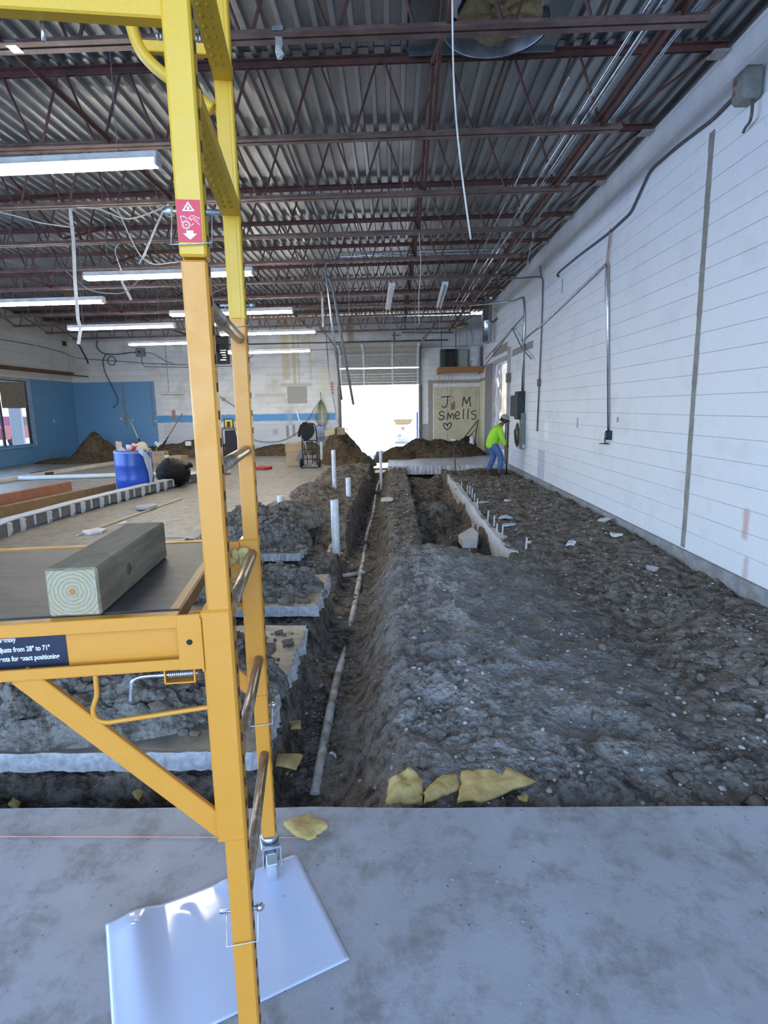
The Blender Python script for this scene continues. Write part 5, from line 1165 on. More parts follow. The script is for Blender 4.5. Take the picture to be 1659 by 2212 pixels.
ou = root('outlet_box', (XR-.04, 8.27, 1.11), 'open grey outlet box at the foot of the drop conduit on the right wall', 'outlet box')
m = MB()
for dy, dz, w, h in ((-.055, 0, .006, .13), (.055, 0, .006, .13), (0, .062, .116, .006), (0, -.062, .116, .006)): m.box((XR-.028, 8.27+dy, 1.11+dz), (.056, w, h))
m.box((XR-.004, 8.27, 1.11), (.006, .116, .13)); m.build('case', M_BXG, ou); m = MB(); m.tube(smooth_path([(XR-.03, 8.30, 1.10), (XR-.06, 8.34, 1.05), (XR-.03, 8.38, 1.02), (XR-.06, 8.33, 1.00), (XR-.04, 8.27, 1.0)]), .008, 6); m.box((XR-.06, 8.36, .985), (.09, .14, .012), None, .004); m.box((XR-.05, 8.29, 1.11), (.05, .05, .08), None, .004); m.build('loose_receptacle', M_CABLE, ou)
for k, (dy, zz) in enumerate(((.0, 3.33), (.035, 3.22), (-.04, 3.05), (.02, 2.98), (-.02, 3.1))):
    wire([(X, 8.64, 3.98), (X-.01, 8.62+dy, 3.8), (X-.01, 8.66+dy*1.6, 3.5), (X-.01, 8.63+dy*2, zz)], .004, mat('bare copper strand', (.48,.34,.29), .6), 'thin brown strand hanging from the cable on the right wall, %s' % ['middle one','second from the window side','shortest toward the camera','outermost','beside the middle one'][k])
straight([(2.1, 13.0, 4.2), (2.6, 12.4, 4.12), (X, 12.31, 4.13), (X, 12.30, 3.19), (X, 12.40, 1.0)], .015, mat('brown conduit', (.20,.16,.15), .5, .5), 'dark brown conduit dropping down the right wall beyond the outlet conduit')
wire([(X, 12.6, 4.4), (X, 12.55, 4.30), (X, 12.45, 4.13)], .013, M_GALV, 'short silver cable entering the dark brown conduit from above')
wire([(2.2, 10.6, 4.45), (2.35, 10.6, 4.55), (2.5, 10.8, 4.50), (2.6, 11.6, 4.3), (2.7, 12.2, 4.13)], .010, M_WCORD, 'curly pale cable by the junction box near the right wall')
straight([(1.9, 16.0, 4.2), (X-.02, 15.3, 4.16), (X, 14.1, 4.05), (X, 13.92, 3.80), (X, 13.86, 1.85)], .022, M_EMT, 'silver conduit bending down to the grey breaker panels')
straight([(X, 13.98, 3.55), (X, 13.98, 1.85)], .018, M_GALV, 'second silver conduit beside it down to the breaker panels')
straight([(X, 19.6, 3.10), (X, 14.02, 3.62)], .014, M_GALV, 'thin conduit rising along the upper right wall to the panel conduits')
wire([(X, 15.45, 3.50), (X-.06, 14.9, 3.42), (X-.08, 14.3, 3.15), (X-.08, 13.7, 2.85), (X-.05, 12.92, 2.55)], .016, M_GCAB, 'grey hose curling across the right wall over the panel conduits', 'hose', 'hose')
straight([(X, 20.6, 2.76), (X, 15.5, 3.48)], .014, M_GALV, 'thin pipe rising from the water heater shelf along the right wall', 'pipe', 'pipe')
for (y0, y1, z0, z1, dp, lab) in ((14.25, 14.95, 1.28, 1.80, .10, 'wide dark grey breaker panel on the right wall'), (13.72, 14.15, 1.22, 1.88, .16, 'tall dark grey breaker panel nearer the camera')):
    r = root('breaker_panel', (XR, (y0+y1)/2, z0), lab, 'electrical panel'); m = MB(); m.box((XR-dp/2, (y0+y1)/2, (z0+z1)/2), (dp, y1-y0, z1-z0), None, .008); m.build('case', M_BXG, r)
    m = MB(); m.box((XR-dp-.006, (y0+y1)/2, (z0+z1)/2), (.012, (y1-y0)*.88, (z1-z0)*.88), None, .004); m.build('door', mat('panel door', (.045,.058,.062), .7, 0, spec=.2), r)
m = MB(); N = 26
vs = [(XR-.004, 14.48+.36*math.cos(t)*(1+.12*math.sin(5*t)), .82+.27*math.sin(t)*(1+.1*math.cos(4*t))) for t in [2*math.pi*i/N for i in range(N)]]
hl = root('wall_hole', (XR, 14.48, .82), 'ragged dark hole knocked in the right wall below the breaker panels', 'hole'); m.poly(vs, (-.008, 0, 0)); m.build('opening', mat('hole dark', (.012,.01,.01), .95), hl)
m = MB()
for dy, dz, w in ((.10, .10, .06), (-.05, -.02, .05), (.02, .12, .04), (-.12, .05, .05)): m.bar((XR-.016, 14.48+dy, .82+dz-.09), (XR-.016, 14.5+dy, .82+dz+.09), .01, w)
m.build('exposed_pipe', mat('hole pipe', (.28,.16,.13), .7), hl); m = MB(); rr = random.Random(2)
for i in range(N): m.ball(vs[i], .035*rr.uniform(.6, 1.3), 6, 4, (.35, 1, 1), .2)
m.build('broken_edge', mat('broken block', (.42,.38,.38), .9), hl)
straight([(XR-.035, 14.02, 1.22), (XR-.035, 13.98, .72), (XR-.035, 13.92, .66), (XR-.035, 13.62, .63), (XR-.035, 13.58, .56)], .028, M_PVC, 'white pvc drain pipe beside the wall hole', 'pipe', 'drain_pipe')
m = MB(); m.box((XR-.05, 13.72, .95), (.10, .22, .85), None, .006); tag(m.build('duct_cover', mat('grey green cover', (.20,.25,.27), .7), None, (XR-.05, 13.72, .95)), 'tall grey cover box behind the white pvc pipe on the right wall', 'cover')
m = MB(); m.box((XR-.03, 12.36, 2.02), (.06, .10, .16), None, .01); tag(m.build('strap_bracket', mat('rust bracket', (.20,.12,.09), .6), None, (XR-.03,12.36,2.02)), 'small rusty bracket on the dark brown conduit', 'bracket')
m = MB(); m.box((XR-.05, 15.55, 2.28), (.10, .22, .24), None, .01); tag(m.build('door_switch', mat('brown switch', (.20,.15,.13), .6), None, (XR-.05,15.55,2.28)), 'small brown switch box on the frame of the side door', 'switch')
# side door opening with plastic sheet, frame, grey leaf
m = MB()
for y in (15.60, 17.86): m.box((XR-.02, y, 1.55 if y < 16 else 1.36), (.10, .13, 3.95-.9 if y < 16 else 2.82), None, .006)
m.box((XR-.02, 16.85, 2.83), (.10, 2.1, .10), None, .006); struct(m.build('trim_4', mat('door frame mauve', (.50,.45,.45), .6)), 'pale frame around the side door opening')
m = MB(); m.bar((XR-.075, 15.60, .0), (XR-.075, 15.60, 1.25), .05, .07); struct(m.build('trim_5', mat('dark jamb', (.13,.11,.11), .6)), 'dark lower part of the side door jamb')
n = 40; vs = []
for j in range(n+1):
    for i in range(n+1):
        y = 15.92+1.86*i/n; z = 2.76*j/n; vs.append((XR+.03+.05*float(fbm(np.array([y*3.2]), np.array([z*2.2]), 4, 3))+.02*math.sin(z*9+y*4), y, z))
m = MB(); m.add(vs, [(j*(n+1)+i, j*(n+1)+i+1, (j+1)*(n+1)+i+1, (j+1)*(n+1)+i) for j in range(n) for i in range(n)], True)
t = NT('milky plastic film'); t.col((.86,.86,.88)); t.set(.18); t.b.inputs['Transmission Weight'].default_value = .55; t.b.inputs['IOR'].default_value = 1.2; t.b.inputs['Alpha'].default_value = .9
tag(m.build('plastic_sheet', t.m, None, (XR+.03, 16.8, 0)), 'crinkled translucent plastic sheet hung over the side door opening', 'plastic sheet')
m = MB(); m.box((XR-.045, 18.62, 1.43), (.05, 1.42, 2.86), None, .004); m.box((XR-.075, 18.25, 1.55), (.01, .35, .22)); tag(m.build('grey_board', mat('grey board', (.22,.22,.235), .6), None, (XR-.05,18.6,1.4)), 'tall grey board standing on the right wall beside the side door', 'board')
# hanging round flue near the back corner
fl = root('flue_duct', (2.88, 18.0, 3.45), 'shiny galvanised flue duct hanging near the back right corner', 'duct'); m = MB(); m.lathe((2.86, 18.0, 0), [(.14, 4.75), (.14, 4.12), (.15, 4.11), (.15, 4.05), (.145, 4.04), (.145, 3.47), (.155, 3.46), (.155, 3.44), (.14, 3.44), (.14, 3.6)], 20); m.build('pipe', M_EMT, fl)
m = MB(); m.bar((2.86, 18.1, 4.0), (3.09, 18.6, 4.0), .02, .04); m.bar((3.0, 17.9, 4.02), (3.09, 17.6, 4.1), .02, .05); m.build('bracket', M_DKST, fl)
# ================================================================ back wall
# shelf with heater, black cabinet and white tank
sh_ = root('shelf', (2.45, 20.6, 2.7), 'orange brown wooden shelf high in the back right corner', 'shelf'); M_SHW = mat('orange wood', (.36,.155,.045), .55, col2=(.29,.12,.035), stretch=(1,6,6))
m = MB(); m.box((2.40, 20.02, 2.79), (1.70, .04, .20), None, .004); m.build('front_board', M_SHW, sh_); m = MB(); m.box((2.40, 20.5, 2.85), (1.70, .95, .03)); m.build('shelf_board', M_SHW, sh_)
for x in (1.57, 3.065): m = MB(); m.box((x, 20.5, 2.79), (.03, .95, .20)); m.build('side_board', M_SHW, sh_)
m = MB()
for x in (1.66, 2.15): m.tube([(x, 20.2, 2.86), (x, 20.2, 4.1)], .014, 6)
m.build('hanger_rod', M_DKST, sh_)
r = root('space_heater', (1.92, 20.5, 2.865), 'black open fronted heater box on the high shelf', 'heater'); m = MB()
for c, d in (((1.66, 20.45, 3.18), (.03, .6, .62)), ((2.18, 20.45, 3.18), (.03, .6, .62)), ((1.92, 20.45, 3.48), (.55, .6, .03)), ((1.92, 20.45, 2.885), (.55, .6, .03)), ((1.92, 20.72, 3.18), (.55, .03, .62))): m.box(c, d)
m.box((1.72, 20.14, 3.18), (.13, .02, .60), None, .004); m.build('case', mat('black enamel', (.022,.026,.035), .45), r); m = MB()
for k in range(7): m.bar((1.81+k*.05, 20.18, 2.92), (1.81+k*.05, 20.18, 3.46), .008, .008)
m.build('grille_bar', mat('grille dark', (.05,.035,.03), .5), r, kind='stuff')
m = MB(); m.box((2.40, 20.45, 3.16), (.36, .4, .58), None, .01); m.box((2.50, 20.24, 3.16), (.12, .02, .56), None, .005); tag(m.build('control_cabinet', mat('grey green cabinet', (.34,.37,.34), .5), None, (2.4,20.45,2.87)), 'grey cabinet between the heater and the white tank on the shelf', 'cabinet')
r = root('water_tank', (2.83, 20.5, 2.865), 'white cylindrical water heater tank on the high shelf', 'water heater'); m = MB(); m.lathe((2.83, 20.5, 2.865), [(0, 0), (.235, 0), (.24, .02), (.24, .72), (.22, .75), (0, .76)], 28); m.build('tank', mat('tank white', (.70,.71,.74), .4), r)
m = MB(); m.tube(smooth_path([(2.68, 20.25, 2.90), (2.66, 20.2, 3.0), (2.72, 20.2, 3.10)]), .012, 6); m.bar((3.04, 20.3, 2.87), (3.04, 20.3, 3.55), .03, .05); m.build('fitting', M_DKST, r)
wire([(2.75, 20.5, 3.6), (2.76, 20.5, 3.9), (2.70, 20.6, 4.2)], .016, M_GALV, 'pipe rising from the white tank to the roof', 'pipe', 'pipe')
for k, (x, z0, z1) in enumerate(((1.60, 2.84, 2.15), (1.80, 2.84, 2.35), (1.95, 2.84, 2.40), (2.06, 2.84, 2.36))): wire([(x, 20.9, z0), (x+.04, 20.88, (z0+z1)/2), (x-.02, 20.9, z1)], .006, M_CORD, 'thin wire dangling under the high shelf, %s' % ['at its left end', 'second one', 'third one', 'fourth one'][k])
for k, x in enumerate((2.25, 2.48)): wire([(x, 20.0, 4.1), (x+.01, 20.0, 3.2), (x, 20.0, 2.62)], .008, M_CORD, 'grey wire hanging in front of the high shelf, %s' % ('left one' if k == 0 else 'right one'))
m = MB(); m.ball((2.25, 19.62, 4.16), .12, 8, 6, (1.3, 1, .8), .2); m.ball((2.42, 19.66, 4.20), .08, 8, 6, (1.2, 1, .9), .2); tag(m.build('foam_blob', mat('tan foam', (.45,.35,.20), .9), None, (2.3,19.3,4.45)), 'tan foam blob on the roof steel near the back right corner', 'foam')
# boarded opening with painted lettering
M_BOARD = mat('cream board', (.60,.55,.40), .7, col2=(.50,.45,.31), scale=2.2, lo=.4, hi=.7)
pb = root('painted_board', (2.27, YB-.02, 1.1), 'cream plywood boarding with black sprayed graffiti by the back corner', 'board')
for k, (x0, x1) in enumerate(((1.45, 1.94), (1.945, 2.98), (2.985, 3.09))):
    m = MB(); m.box(((x0+x1)/2, YB-.0145, 1.13), (x1-x0-.006, .022, 2.24), None, .003); m.build('panel', M_BOARD, pb)
M_SPRAY = mat('black spray paint', (.055,.05,.048), .8, col2=(.12,.11,.10), scale=30); GL = MB()
def stroke(pts, w=.044, mb=None):
    P = smooth_path([(x, YB-.0268, z) for x, z in pts], 6); mb = mb or GL
    Q = []
    for i in range(len(P)):
        t = (P[min(i+1, len(P)-1)]-P[max(i-1, 0)]); t.normalize(); nn = Vector((-t.z, 0, t.x))*w*(.5+.05*math.sin(i*1.7)); Q += [P[i]+nn, P[i]-nn]
    mb.add(Q, [(2*i, 2*i+1, 2*i+3, 2*i+2) for i in range(len(P)-1)])
def G(x, y): q = ((x-986)*.01656+2.318, 1.29-(y-908)*.01665); return q
for s in ([(949,872),(958,871),(970,871)], [(964,872),(963,882),(961,891),(956,894),(951,890)], [(978,881),(977,888),(977,894)], [(975,873),(977,872)], [(996,893),(997,882),(999,872)], [(999,872),(1003,882),(1005,887)], [(1005,887),(1008,879),(1012,872)], [(1012,872),(1012,882),(1014,893)],
          [(957,905),(951,902),(946,905),(948,910),(955,912),(955,918),(949,920),(944,917)], [(963,920),(964,912),(965,905)], [(965,907),(968,911),(970,918)], [(970,915),(973,908),(975,907)], [(975,907),(977,912),(977,920)], [(981,912),(988,911),(989,906),(985,903),(981,908),(981,915),(985,919),(991,917)], [(998,919),(998,908),(999,897)], [(1008,919),(1008,908),(1009,897)], [(1026,903),(1020,902),(1016,905),(1018,909),(1024,911),(1025,917),(1021,920),(1016,918)],
          [(963,942),(957,937),(955,931),(958,928),(962,931),(963,934)], [(963,934),(965,929),(970,927),(972,932),(968,938),(963,942)]): stroke([G(*p) for p in s])
GL.build('graffiti_lettering', M_SPRAY, pb)['label'] = 'black sprayed words and a heart'
GP = MB(); rr = random.Random(4)
for cx, cz, k in ((1.62, 2.05, 0), (1.66, 1.75, 1), (1.70, 1.55, 0), (1.72, 1.15, 1), (2.05, 2.0, 0), (2.12, 1.72, 1), (2.6, 2.08, 0), (2.55, 1.85, 1), (2.75, 1.62, 0), (2.85, 1.95, 1), (1.68, .85, 0)):
    w = rr.uniform(.12, .22); stroke([(cx-w, cz+.06), (cx+w*.6, cz+.09), (cx+w, cz+.02), (cx-w*.2, cz-.02), (cx-w*.8, cz-.08), (cx+w*.4, cz-.10)] if k else [(cx-w, cz+.08), (cx+w, cz+.10), (cx-w*.7, cz-.08), (cx+w, cz-.05)], .010, GP)
GP.build('faint_scribble', mat('faint brown scribble', (.42,.35,.25), .8), pb, kind='stuff')
m = MB(); m.box((2.14, YB-.026, 1.55), (.16, .006, .22)); m.build('brown_patch', mat('brown smear', (.30,.19,.12), .8), pb)
m = MB(); m.bar((2.06, YB-.03, 2.25), (2.06, YB-.03, 1.5), .012, .02); m.build('batten', mat('batten tan', (.45,.38,.25), .7), pb)
# exhaust fan, patch blocks, exit sign
fn = root('exhaust_fan', (-6.25, YB-.10, 3.7), 'dark square exhaust fan with glowing louvre slots, seen between the scaffold posts', 'fan'); m = MB()
for c, d in (((-6.28, YB-.10, 4.16), (.84, .2, .06)), ((-6.28, YB-.10, 3.22), (.84, .2, .06)), ((-6.67, YB-.10, 3.69), (.06, .2, .9)), ((-5.89, YB-.10, 3.69), (.06, .2, .9))): m.box(c, d, None, .006)
m.box((-6.28, YB-.008, 3.69), (.8, .012, .9)); m.build('frame', mat('fan frame', (.06,.055,.05), .6), fn)
m = MB(); m.lathe((-6.28, YB-.13, 3.69), [(0, -.04), (.10, -.03), (.11, .05)], 14, (0, -1, 0))
for k in range(4): a = k*math.pi/2+.5; m.bar((-6.28, YB-.12, 3.69), (-6.28+.34*math.cos(a), YB-.12, 3.69+.34*math.sin(a)), .02, .13)
m.bar((-6.6, YB-.15, 3.69), (-5.96, YB-.15, 3.69), .03, .04); m.build('blade_rotor', mat('fan blade', (.035,.033,.03), .6), fn)
m = MB(); rr = random.Random(8)
for k in range(8):
    z = 3.34+k*.085
    for x0, x1 in ((-6.58, -6.48), (-6.46, -6.40), (-6.18, -5.98)):
        if rr.random() < .78: m.box(((x0+x1)/2+rr.uniform(-.02, .02), YB-.017, z), (x1-x0, .004, .022))
m.build('louvre_gap', mat_emit('daylight slot', (1, .98, .93), 3.0), fn)
ex = root('fire_sign', (-2.21, YB-.01, 2.28), 'narrow white sign with red marks left of the back door', 'sign'); m = MB(); m.box((-2.21, YB-.008, 2.28), (.13, .012, .46), None, .002); m.build('plate', M_PAPER, ex); m = MB()
for k in range(4): m.box((-2.21, YB-.0155, 2.13+k*.10), (.07, .003, .055))
m.box((-2.21, YB-.0155, 2.49), (.10, .003, .02)); m.build('red_mark', M_RED, ex)
straight([(-6.6, YB-.03, 3.86), (1.95, YB-.03, 3.88)], .022, mat('dark pipe', (.10,.095,.09), .5, .4), 'dark pipe run across the back wall under the joists', 'pipe', 'pipe')
straight([(-2.9, YB-.03, 3.62), (2.9, YB-.03, 3.66)], .010, M_CORD, 'thin pipe below the dark pipe on the back wall', 'pipe', 'pipe')
straight([(-6.6, YB-.03, 3.12), (-5.45, YB-.03, 3.12), (-5.0, YB-.03, 3.5)], .014, M_GCAB, 'bent grey conduit right of the exhaust fan')
straight([(-6.75, YB-.03, 2.35), (-5.4, YB-.03, 1.42)], .014, M_GCAB, 'diagonal conduit on the back wall seen between the posts')
m = MB(); m.lathe((-6.17, YB-.03, 1.96), [(0, .03), (.06, .03), (.065, 0)], 10, (0,-1,0)); tag(m.build('conduit_box', mat('mauve box', (.45,.38,.38), .6), None, (-6.17,YB-.03,1.96)), 'small round box on the diagonal conduit between the posts', 'box')
m = MB(); m.tube([(0.05, 20.2, 4.08), (.05, 20.2, 3.62)], .025, 8); m.box((.12, 20.2, 3.98), (.3, .08, .04)); m.box((.16, 20.2, 3.78), (.3, .08, .05)); m.box((.3, 20.2, 3.68), (.05, .06, .16)); tag(m.build('pipe_stand', M_DKST, None, (.05,20.2,4.0)), 'dark pipe fitting hanging above the back door', 'pipe fitting')
straight([(.30, 20.1, 4.05), (2.05, 20.1, 4.02)], .02, M_DKST, 'short dark pipe right of the fitting above the back door', 'pipe', 'pipe')
# hose bundle, broom holder things, bucket by the door
hb = root('hose_bundle', (-2.62, YB-.08, 1.9), 'bundle of yellow green hoses hung on the back wall left of the door', 'hose'); m = MB()
for k in range(5):
    a = -2.62; w = .05+.045*k; m.tube(smooth_path([(a, YB-.075-.008*k, 1.90), (a-w*.6, YB-.06-.008*k, 1.6), (a-w, YB-.06-.008*k, 1.0+.05*k), (a, YB-.06-.01*k, .72+.06*k), (a+w, YB-.06-.008*k, 1.0+.05*k), (a+w*.6, YB-.06-.008*k, 1.6), (a, YB-.075-.008*k, 1.90)], 6), .0085, 6)
m.build('coil', mat('olive hose', (.15,.15,.09), .6, col2=(.22,.19,.09), scale=3), hb); m = MB(); m.tube([(-2.62, YB-.0, 1.92), (-2.62, YB-.14, 1.94), (-2.62, YB-.14, 2.15)], .012, 6); m.build('hook', M_DKST, hb)
wire([(-2.66, YB-.10, 1.85), (-3.1, YB-.08, 1.25), (-3.5, YB-.06, .75), (-4.2, YB-.06, .42), (-4.9, YB-.06, .42), (-5.4, YB-.06, .62)], .013, M_GCAB, 'grey hose drooping along the back wall from the hose bundle', 'hose', 'hose')
straight([(-2.33, YB-.3, 4.05), (-2.28, YB-.25, 2.6), (-2.02, YB-.2, 1.0)], .014, M_GALV, 'thin silver rod leaning in front of the left door jamb', 'rod', 'rod')
bk_ = root('bucket', (-2.72, 20.2, .55), 'pale blue bucket with a brush on the heap by the hoses', 'bucket'); m = MB(); m.lathe((-2.66, 20.5, .55), [(0, 0), (.13, 0), (.17, .36), (.175, .38), (.16, .37), (.12, .02)], 18); m.build('pail', mat('pale blue pail', (.45,.50,.66), .5), bk_); m = MB(); m.ball((-2.66, 20.5, .93), .10, 10, 6, (1, 1, .7), .2); m.bar((-2.62, 20.5, .95), (-2.5, 20.45, 1.12), .02, .02); m.build('brush', mat('violet brush', (.22,.22,.55), .6), bk_)
m = MB(); m.poly([(-3.05, 20.55, .45), (-2.75, 20.55, .40), (-2.80, 20.60, .80), (-2.92, 20.62, 1.02), (-3.04, 20.62, .98)], (0, .05, .01)); tag(m.build('dust_pan', mat('grey pan', (.30,.30,.33), .5, .3), None, (-2.9,20.6,.5)), 'grey scoop leaning on the back wall beside the bucket', 'scoop')
straight([(-5.62, YB-.10, 0), (-5.62, YB-.10, .95)], .012, M_DARK, 'thin dark rod standing at the back wall, right of the rear post', 'rod', 'rod')
straight([(-5.55, YB-.10, 0), (-5.54, YB-.10, .80)], .012, M_DARK, 'second thin dark rod beside the first at the back wall', 'rod', 'rod')
# left half: junction box, cables, blue wall outlets
jb = root('junction_box', (-9.04, YB-.06, 3.65), 'grey square junction box high on the back wall above the blue corner', 'junction box'); m = MB(); m.box((-9.04, YB-.06, 3.655), (.30, .12, .30), None, .01); m.build('case', mat('jbox grey', (.30,.31,.28), .6, .2), jb); m = MB(); m.box((-9.06, YB-.122, 3.66), (.09, .006, .07)); m.build('opening', M_HOLE, jb)
wire([(-10.55, YB-.08, 4.1), (-10.6, YB-.06, 3.9), (-10.5, YB-.05, 3.72), (-10.3, YB-.05, 3.62), (-9.9, YB-.05, 3.60), (-9.5, YB-.05, 3.64), (-9.2, YB-.05, 3.66)], .020, M_CABLE, 'thick dark cable running into the junction box over the blue corner')
wire([(-10.3, YB-.06, 3.60), (-10.42, YB-.06, 3.4), (-10.40, YB-.06, 3.0), (-10.2, YB-.06, 2.5), (-10.05, YB-.06, 2.1), (-10.08, YB-.06, 1.85), (-10.25, YB-.06, 1.72)], .017, M_CABLE, 'dark cable dangling down the blue back wall')
m = MB(); m.tube([(-10.12+.14*math.cos(2*math.pi*i/40*3), YB-.05-.0004*i, 3.38+.16*math.sin(2*math.pi*i/40*3)) for i in range(41)], .013, 6); tag(m.build('cable_coil', M_CABLE, None, (-10.12, YB-.05, 3.38)), 'small coil of dark cable on the wall above the blue corner', 'cable')
wire([(-11.5, 18.9, 3.72), (-11.55, 20.4, 3.66), (-11.3, YB-.10, 3.50), (-9.9, YB-.05, 3.36), (-8.4, YB-.05, 3.24), (-7.2, YB-.05, 3.18)], .010, M_CABLE, 'long thin dark cable crossing the upper corner walls')
wire([(-11.6, 15.0, 3.74), (-11.6, 18.9, 3.735)], .010, M_CABLE, 'thin dark cable along the upper left wall')
straight([(-9.04, YB-.03, 3.5), (-9.04, YB-.03, 3.28), (-8.95, YB-.03, 3.15), (-7.2, YB-.03, 3.10)], .012, M_GCAB, 'grey conduit leaving the junction box downward')
wire([(-8.9, YB-.05, 3.62), (-8.6, YB-.05, 3.6), (-8.2, YB-.05, 3.35), (-7.9, YB-.05, 3.25)], .009, M_CABLE, 'thin cable leaving the junction box to the right')
wire([(-11.2, YB-.25, 4.1), (-11.1, YB-.2, 3.8), (-10.95, YB-.2, 3.45), (-10.9, YB-.2, 3.28)], .024, M_DARK, 'thick black cable end hanging in the upper left corner')
straight([(-8.15, YB-.02, 3.9), (-8.15, YB-.02, 2.25)], .007, M_CORD, 'thin vertical wire on the white wall left of the scaffold')
straight([(-8.45, YB-.02, 2.16), (-7.6, YB-.02, 2.14)], .010, M_CORD, 'short horizontal pipe on the white wall left of the scaffold', 'pipe', 'pipe')
wire([(-9.35, YB-.02, 2.6), (-9.3, YB-.02, 2.1), (-9.05, YB-.02, 1.4), (-8.85, YB-.02, .7)], .006, mat('pale blue wire', (.35,.45,.58), .6), 'pale wire hanging down the blue back wall')
for k, (x, z, w) in enumerate(((-9.98, 1.32, .09), (-9.58, 1.27, .05), (-8.74, 1.22, .06))):
    m = MB(); m.box((x, YB-.012, z), (w, .02, w), None, .003); tag(m.build('wall_plate', M_PAPER, None, (x, YB-.01, z)), 'white wall plate on the blue back wall, %s' % ['largest and leftmost', 'middle one', 'rightmost'][k], 'wall plate')
m = MB(); m.box((XL+.012, 19.55, 1.30), (.02, .09, .09), None, .003); tag(m.build('wall_plate', M_PAPER, None, (XL, 19.55, 1.3)), 'white wall plate on the blue left wall', 'wall plate')
m = MB(); m.box((XL+.012, 18.72, 1.40), (.02, .07, .14), None, .003); tag(m.build('wall_plate', mat('blue plate', (.2,.32,.45), .5), None, (XL, 18.7, 1.4)), 'bluish wall plate beside the window', 'wall plate')
m = MB(); m.box((XL+.03, 20.72, 3.98), (.06, .16, .16), None, .01); tag(m.build('corner_box', M_DARK, None, (XL, 20.7, 3.98)), 'small dark box high in the left corner', 'box')
# ledge over the window
r = root('wood_ledge', (XL+.1, 18.3, 2.9), 'brown wooden ledge on the left wall over the window', 'ledge'); m = MB(); m.box((XL+.11, 17.85, 2.93), (.20, 5.9, .10), None, .004); m.build('board', mat('ledge brown', (.16,.075,.040), .7, col2=(.10,.05,.03)), r); m = MB(); m.bar((XL+.12, 20.2, 2.90), (XL+.62, YB-.05, 2.84), .10, .03, bev=.003); m.build('loose_strip', mat('ledge brown', (.16,.075,.040), .7), r)
# window: frame, panes, shade, reveal, curtain outside
wn = root('window_1', (XL-.1, 16.5, 1.5), '', ''); del wn['category']; struct(wn, 'window with half drawn tan shade in the blue left wall'); M_WF = mat('dark window frame', (.05,.055,.09), .5)
m = MB()
for z in (.56, 2.56): m.box((XL-.12, 16.53, z), (.06, 3.84, .06))
for y in (14.62, 15.9, 17.12, 18.40): m.box((XL-.12, y, 1.56), (.06, .07, 2.0))
m.build('window_frame', M_WF, wn); m = MB(); m.box((XL-.06, 18.452, 1.56), (.20, .02, 2.1)); m.box((XL-.06, 16.53, .535), (.22, 3.9, .03)); m.build('window_reveal', mat('pale blue reveal', (.38,.52,.72), .6), wn)
t = NT('window glass'); t.col((.9,.95,1)); t.set(.02); t.b.inputs['Transmission Weight'].default_value = 1.0; t.b.inputs['IOR'].default_value = 1.05
for y0, y1 in ((14.65, 15.87), (15.93, 17.09), (17.15, 18.37)):
    m = MB(); m.box((XL-.13, (y0+y1)/2, 1.56), (.006, y1-y0, 1.95)); m.build('pane', t.m, wn)
for k, (y0, y1) in enumerate(((15.93, 17.09), (17.15, 18.37))):
    r = root('roller_shade', (XL-.08, (y0+y1)/2, 2.5), 'half drawn tan roller shade in the window, %s' % ('left one at the photo edge' if k == 0 else 'right one'), 'shade'); m = MB(); m.box((XL-.085, (y0+y1)/2, 2.14), (.006, y1-y0-.04, .80)); m.build('shade_cloth', mat('tan shade', (.30,.265,.225), .85), r)
    m = MB(); m.tube([(XL-.08, y0+.01, 2.535), (XL-.08, y1-.01, 2.535)], .025, 10); m.build('roller', M_FIX, r); m = MB(); m.tube([(XL-.085, y0+.02, 1.74), (XL-.085, y1-.02, 1.74)], .010, 6); m.build('hem_bar', mat('tan shade', (.30,.265,.225), .85), r)
t = NT('grey drape'); t.col(t.mix(t.ramp(t.noise(t.scale(t.pos(), (1,9,.1)), 4, 3), .4, .6), (.45,.50,.55), (.33,.38,.43))); t.set(.8)
_tr = t.new('ShaderNodeBsdfTranslucent'); _tr.inputs[0].default_value = (.45,.50,.55,1); _mx = t.new('ShaderNodeMixShader'); _mx.inputs[0].default_value = .6; t.link(t.b.outputs[0], _mx.inputs[1]); t.link(_tr.outputs[0], _mx.inputs[2]); t.link(_mx.outputs[0], t.n['Material Output'].inputs[0]); M_CURT = t.m
vs = []; n = 40
for j in (0, 1):
    for i in range(n+1): y = 17.7+.62*i/n; vs.append((XL-.27+.03*math.sin(i*1.15), y, .5+j*1.3))
m = MB(); m.add(vs, [(i, i+1, n+2+i, n+1+i) for i in range(n)], True); tag(m.build('curtain', M_CURT, None, (XL-.27, 18, .5)), 'pale grey drape hanging outside the right window pane', 'curtain')
# parked things outside the window
cr = root('parked_car', (XL-7, 21.5, 0), 'dark red car parked outside the window', 'car'); cx, cy = XL-7, 29.3
m = MB(); m.poly([(cx, cy-2.2, .35), (cx, cy+2.2, .35), (cx, cy+2.2, .85), (cx, cy+1.3, .98), (cx, cy+.7, 1.42), (cx, cy-.9, 1.45), (cx, cy-1.6, 1.0), (cx, cy-2.2, .9)], (-1.7, 0, 0)); m.build('car_body', mat('dark red paint', (.22,.02,.05), .3), cr); m = MB(); m.poly([(cx+.01, cy-1.3, 1.0), (cx+.01, cy+1.0, 1.0), (cx+.01, cy+.6, 1.36), (cx+.01, cy-.8, 1.38)], (.01, 0, 0)); m.build('car_window', M_BLACKL, cr)
for y in (-1.35, 1.4): m = MB(); m.lathe((cx-.1, cy+y, .33), [(0, .12), (.2, .13), (.33, .1), (.33, -.1)], 18, (1, 0, 0)); m.build('wheel', mat('black rubber', (.02,.02,.023), .6), cr)
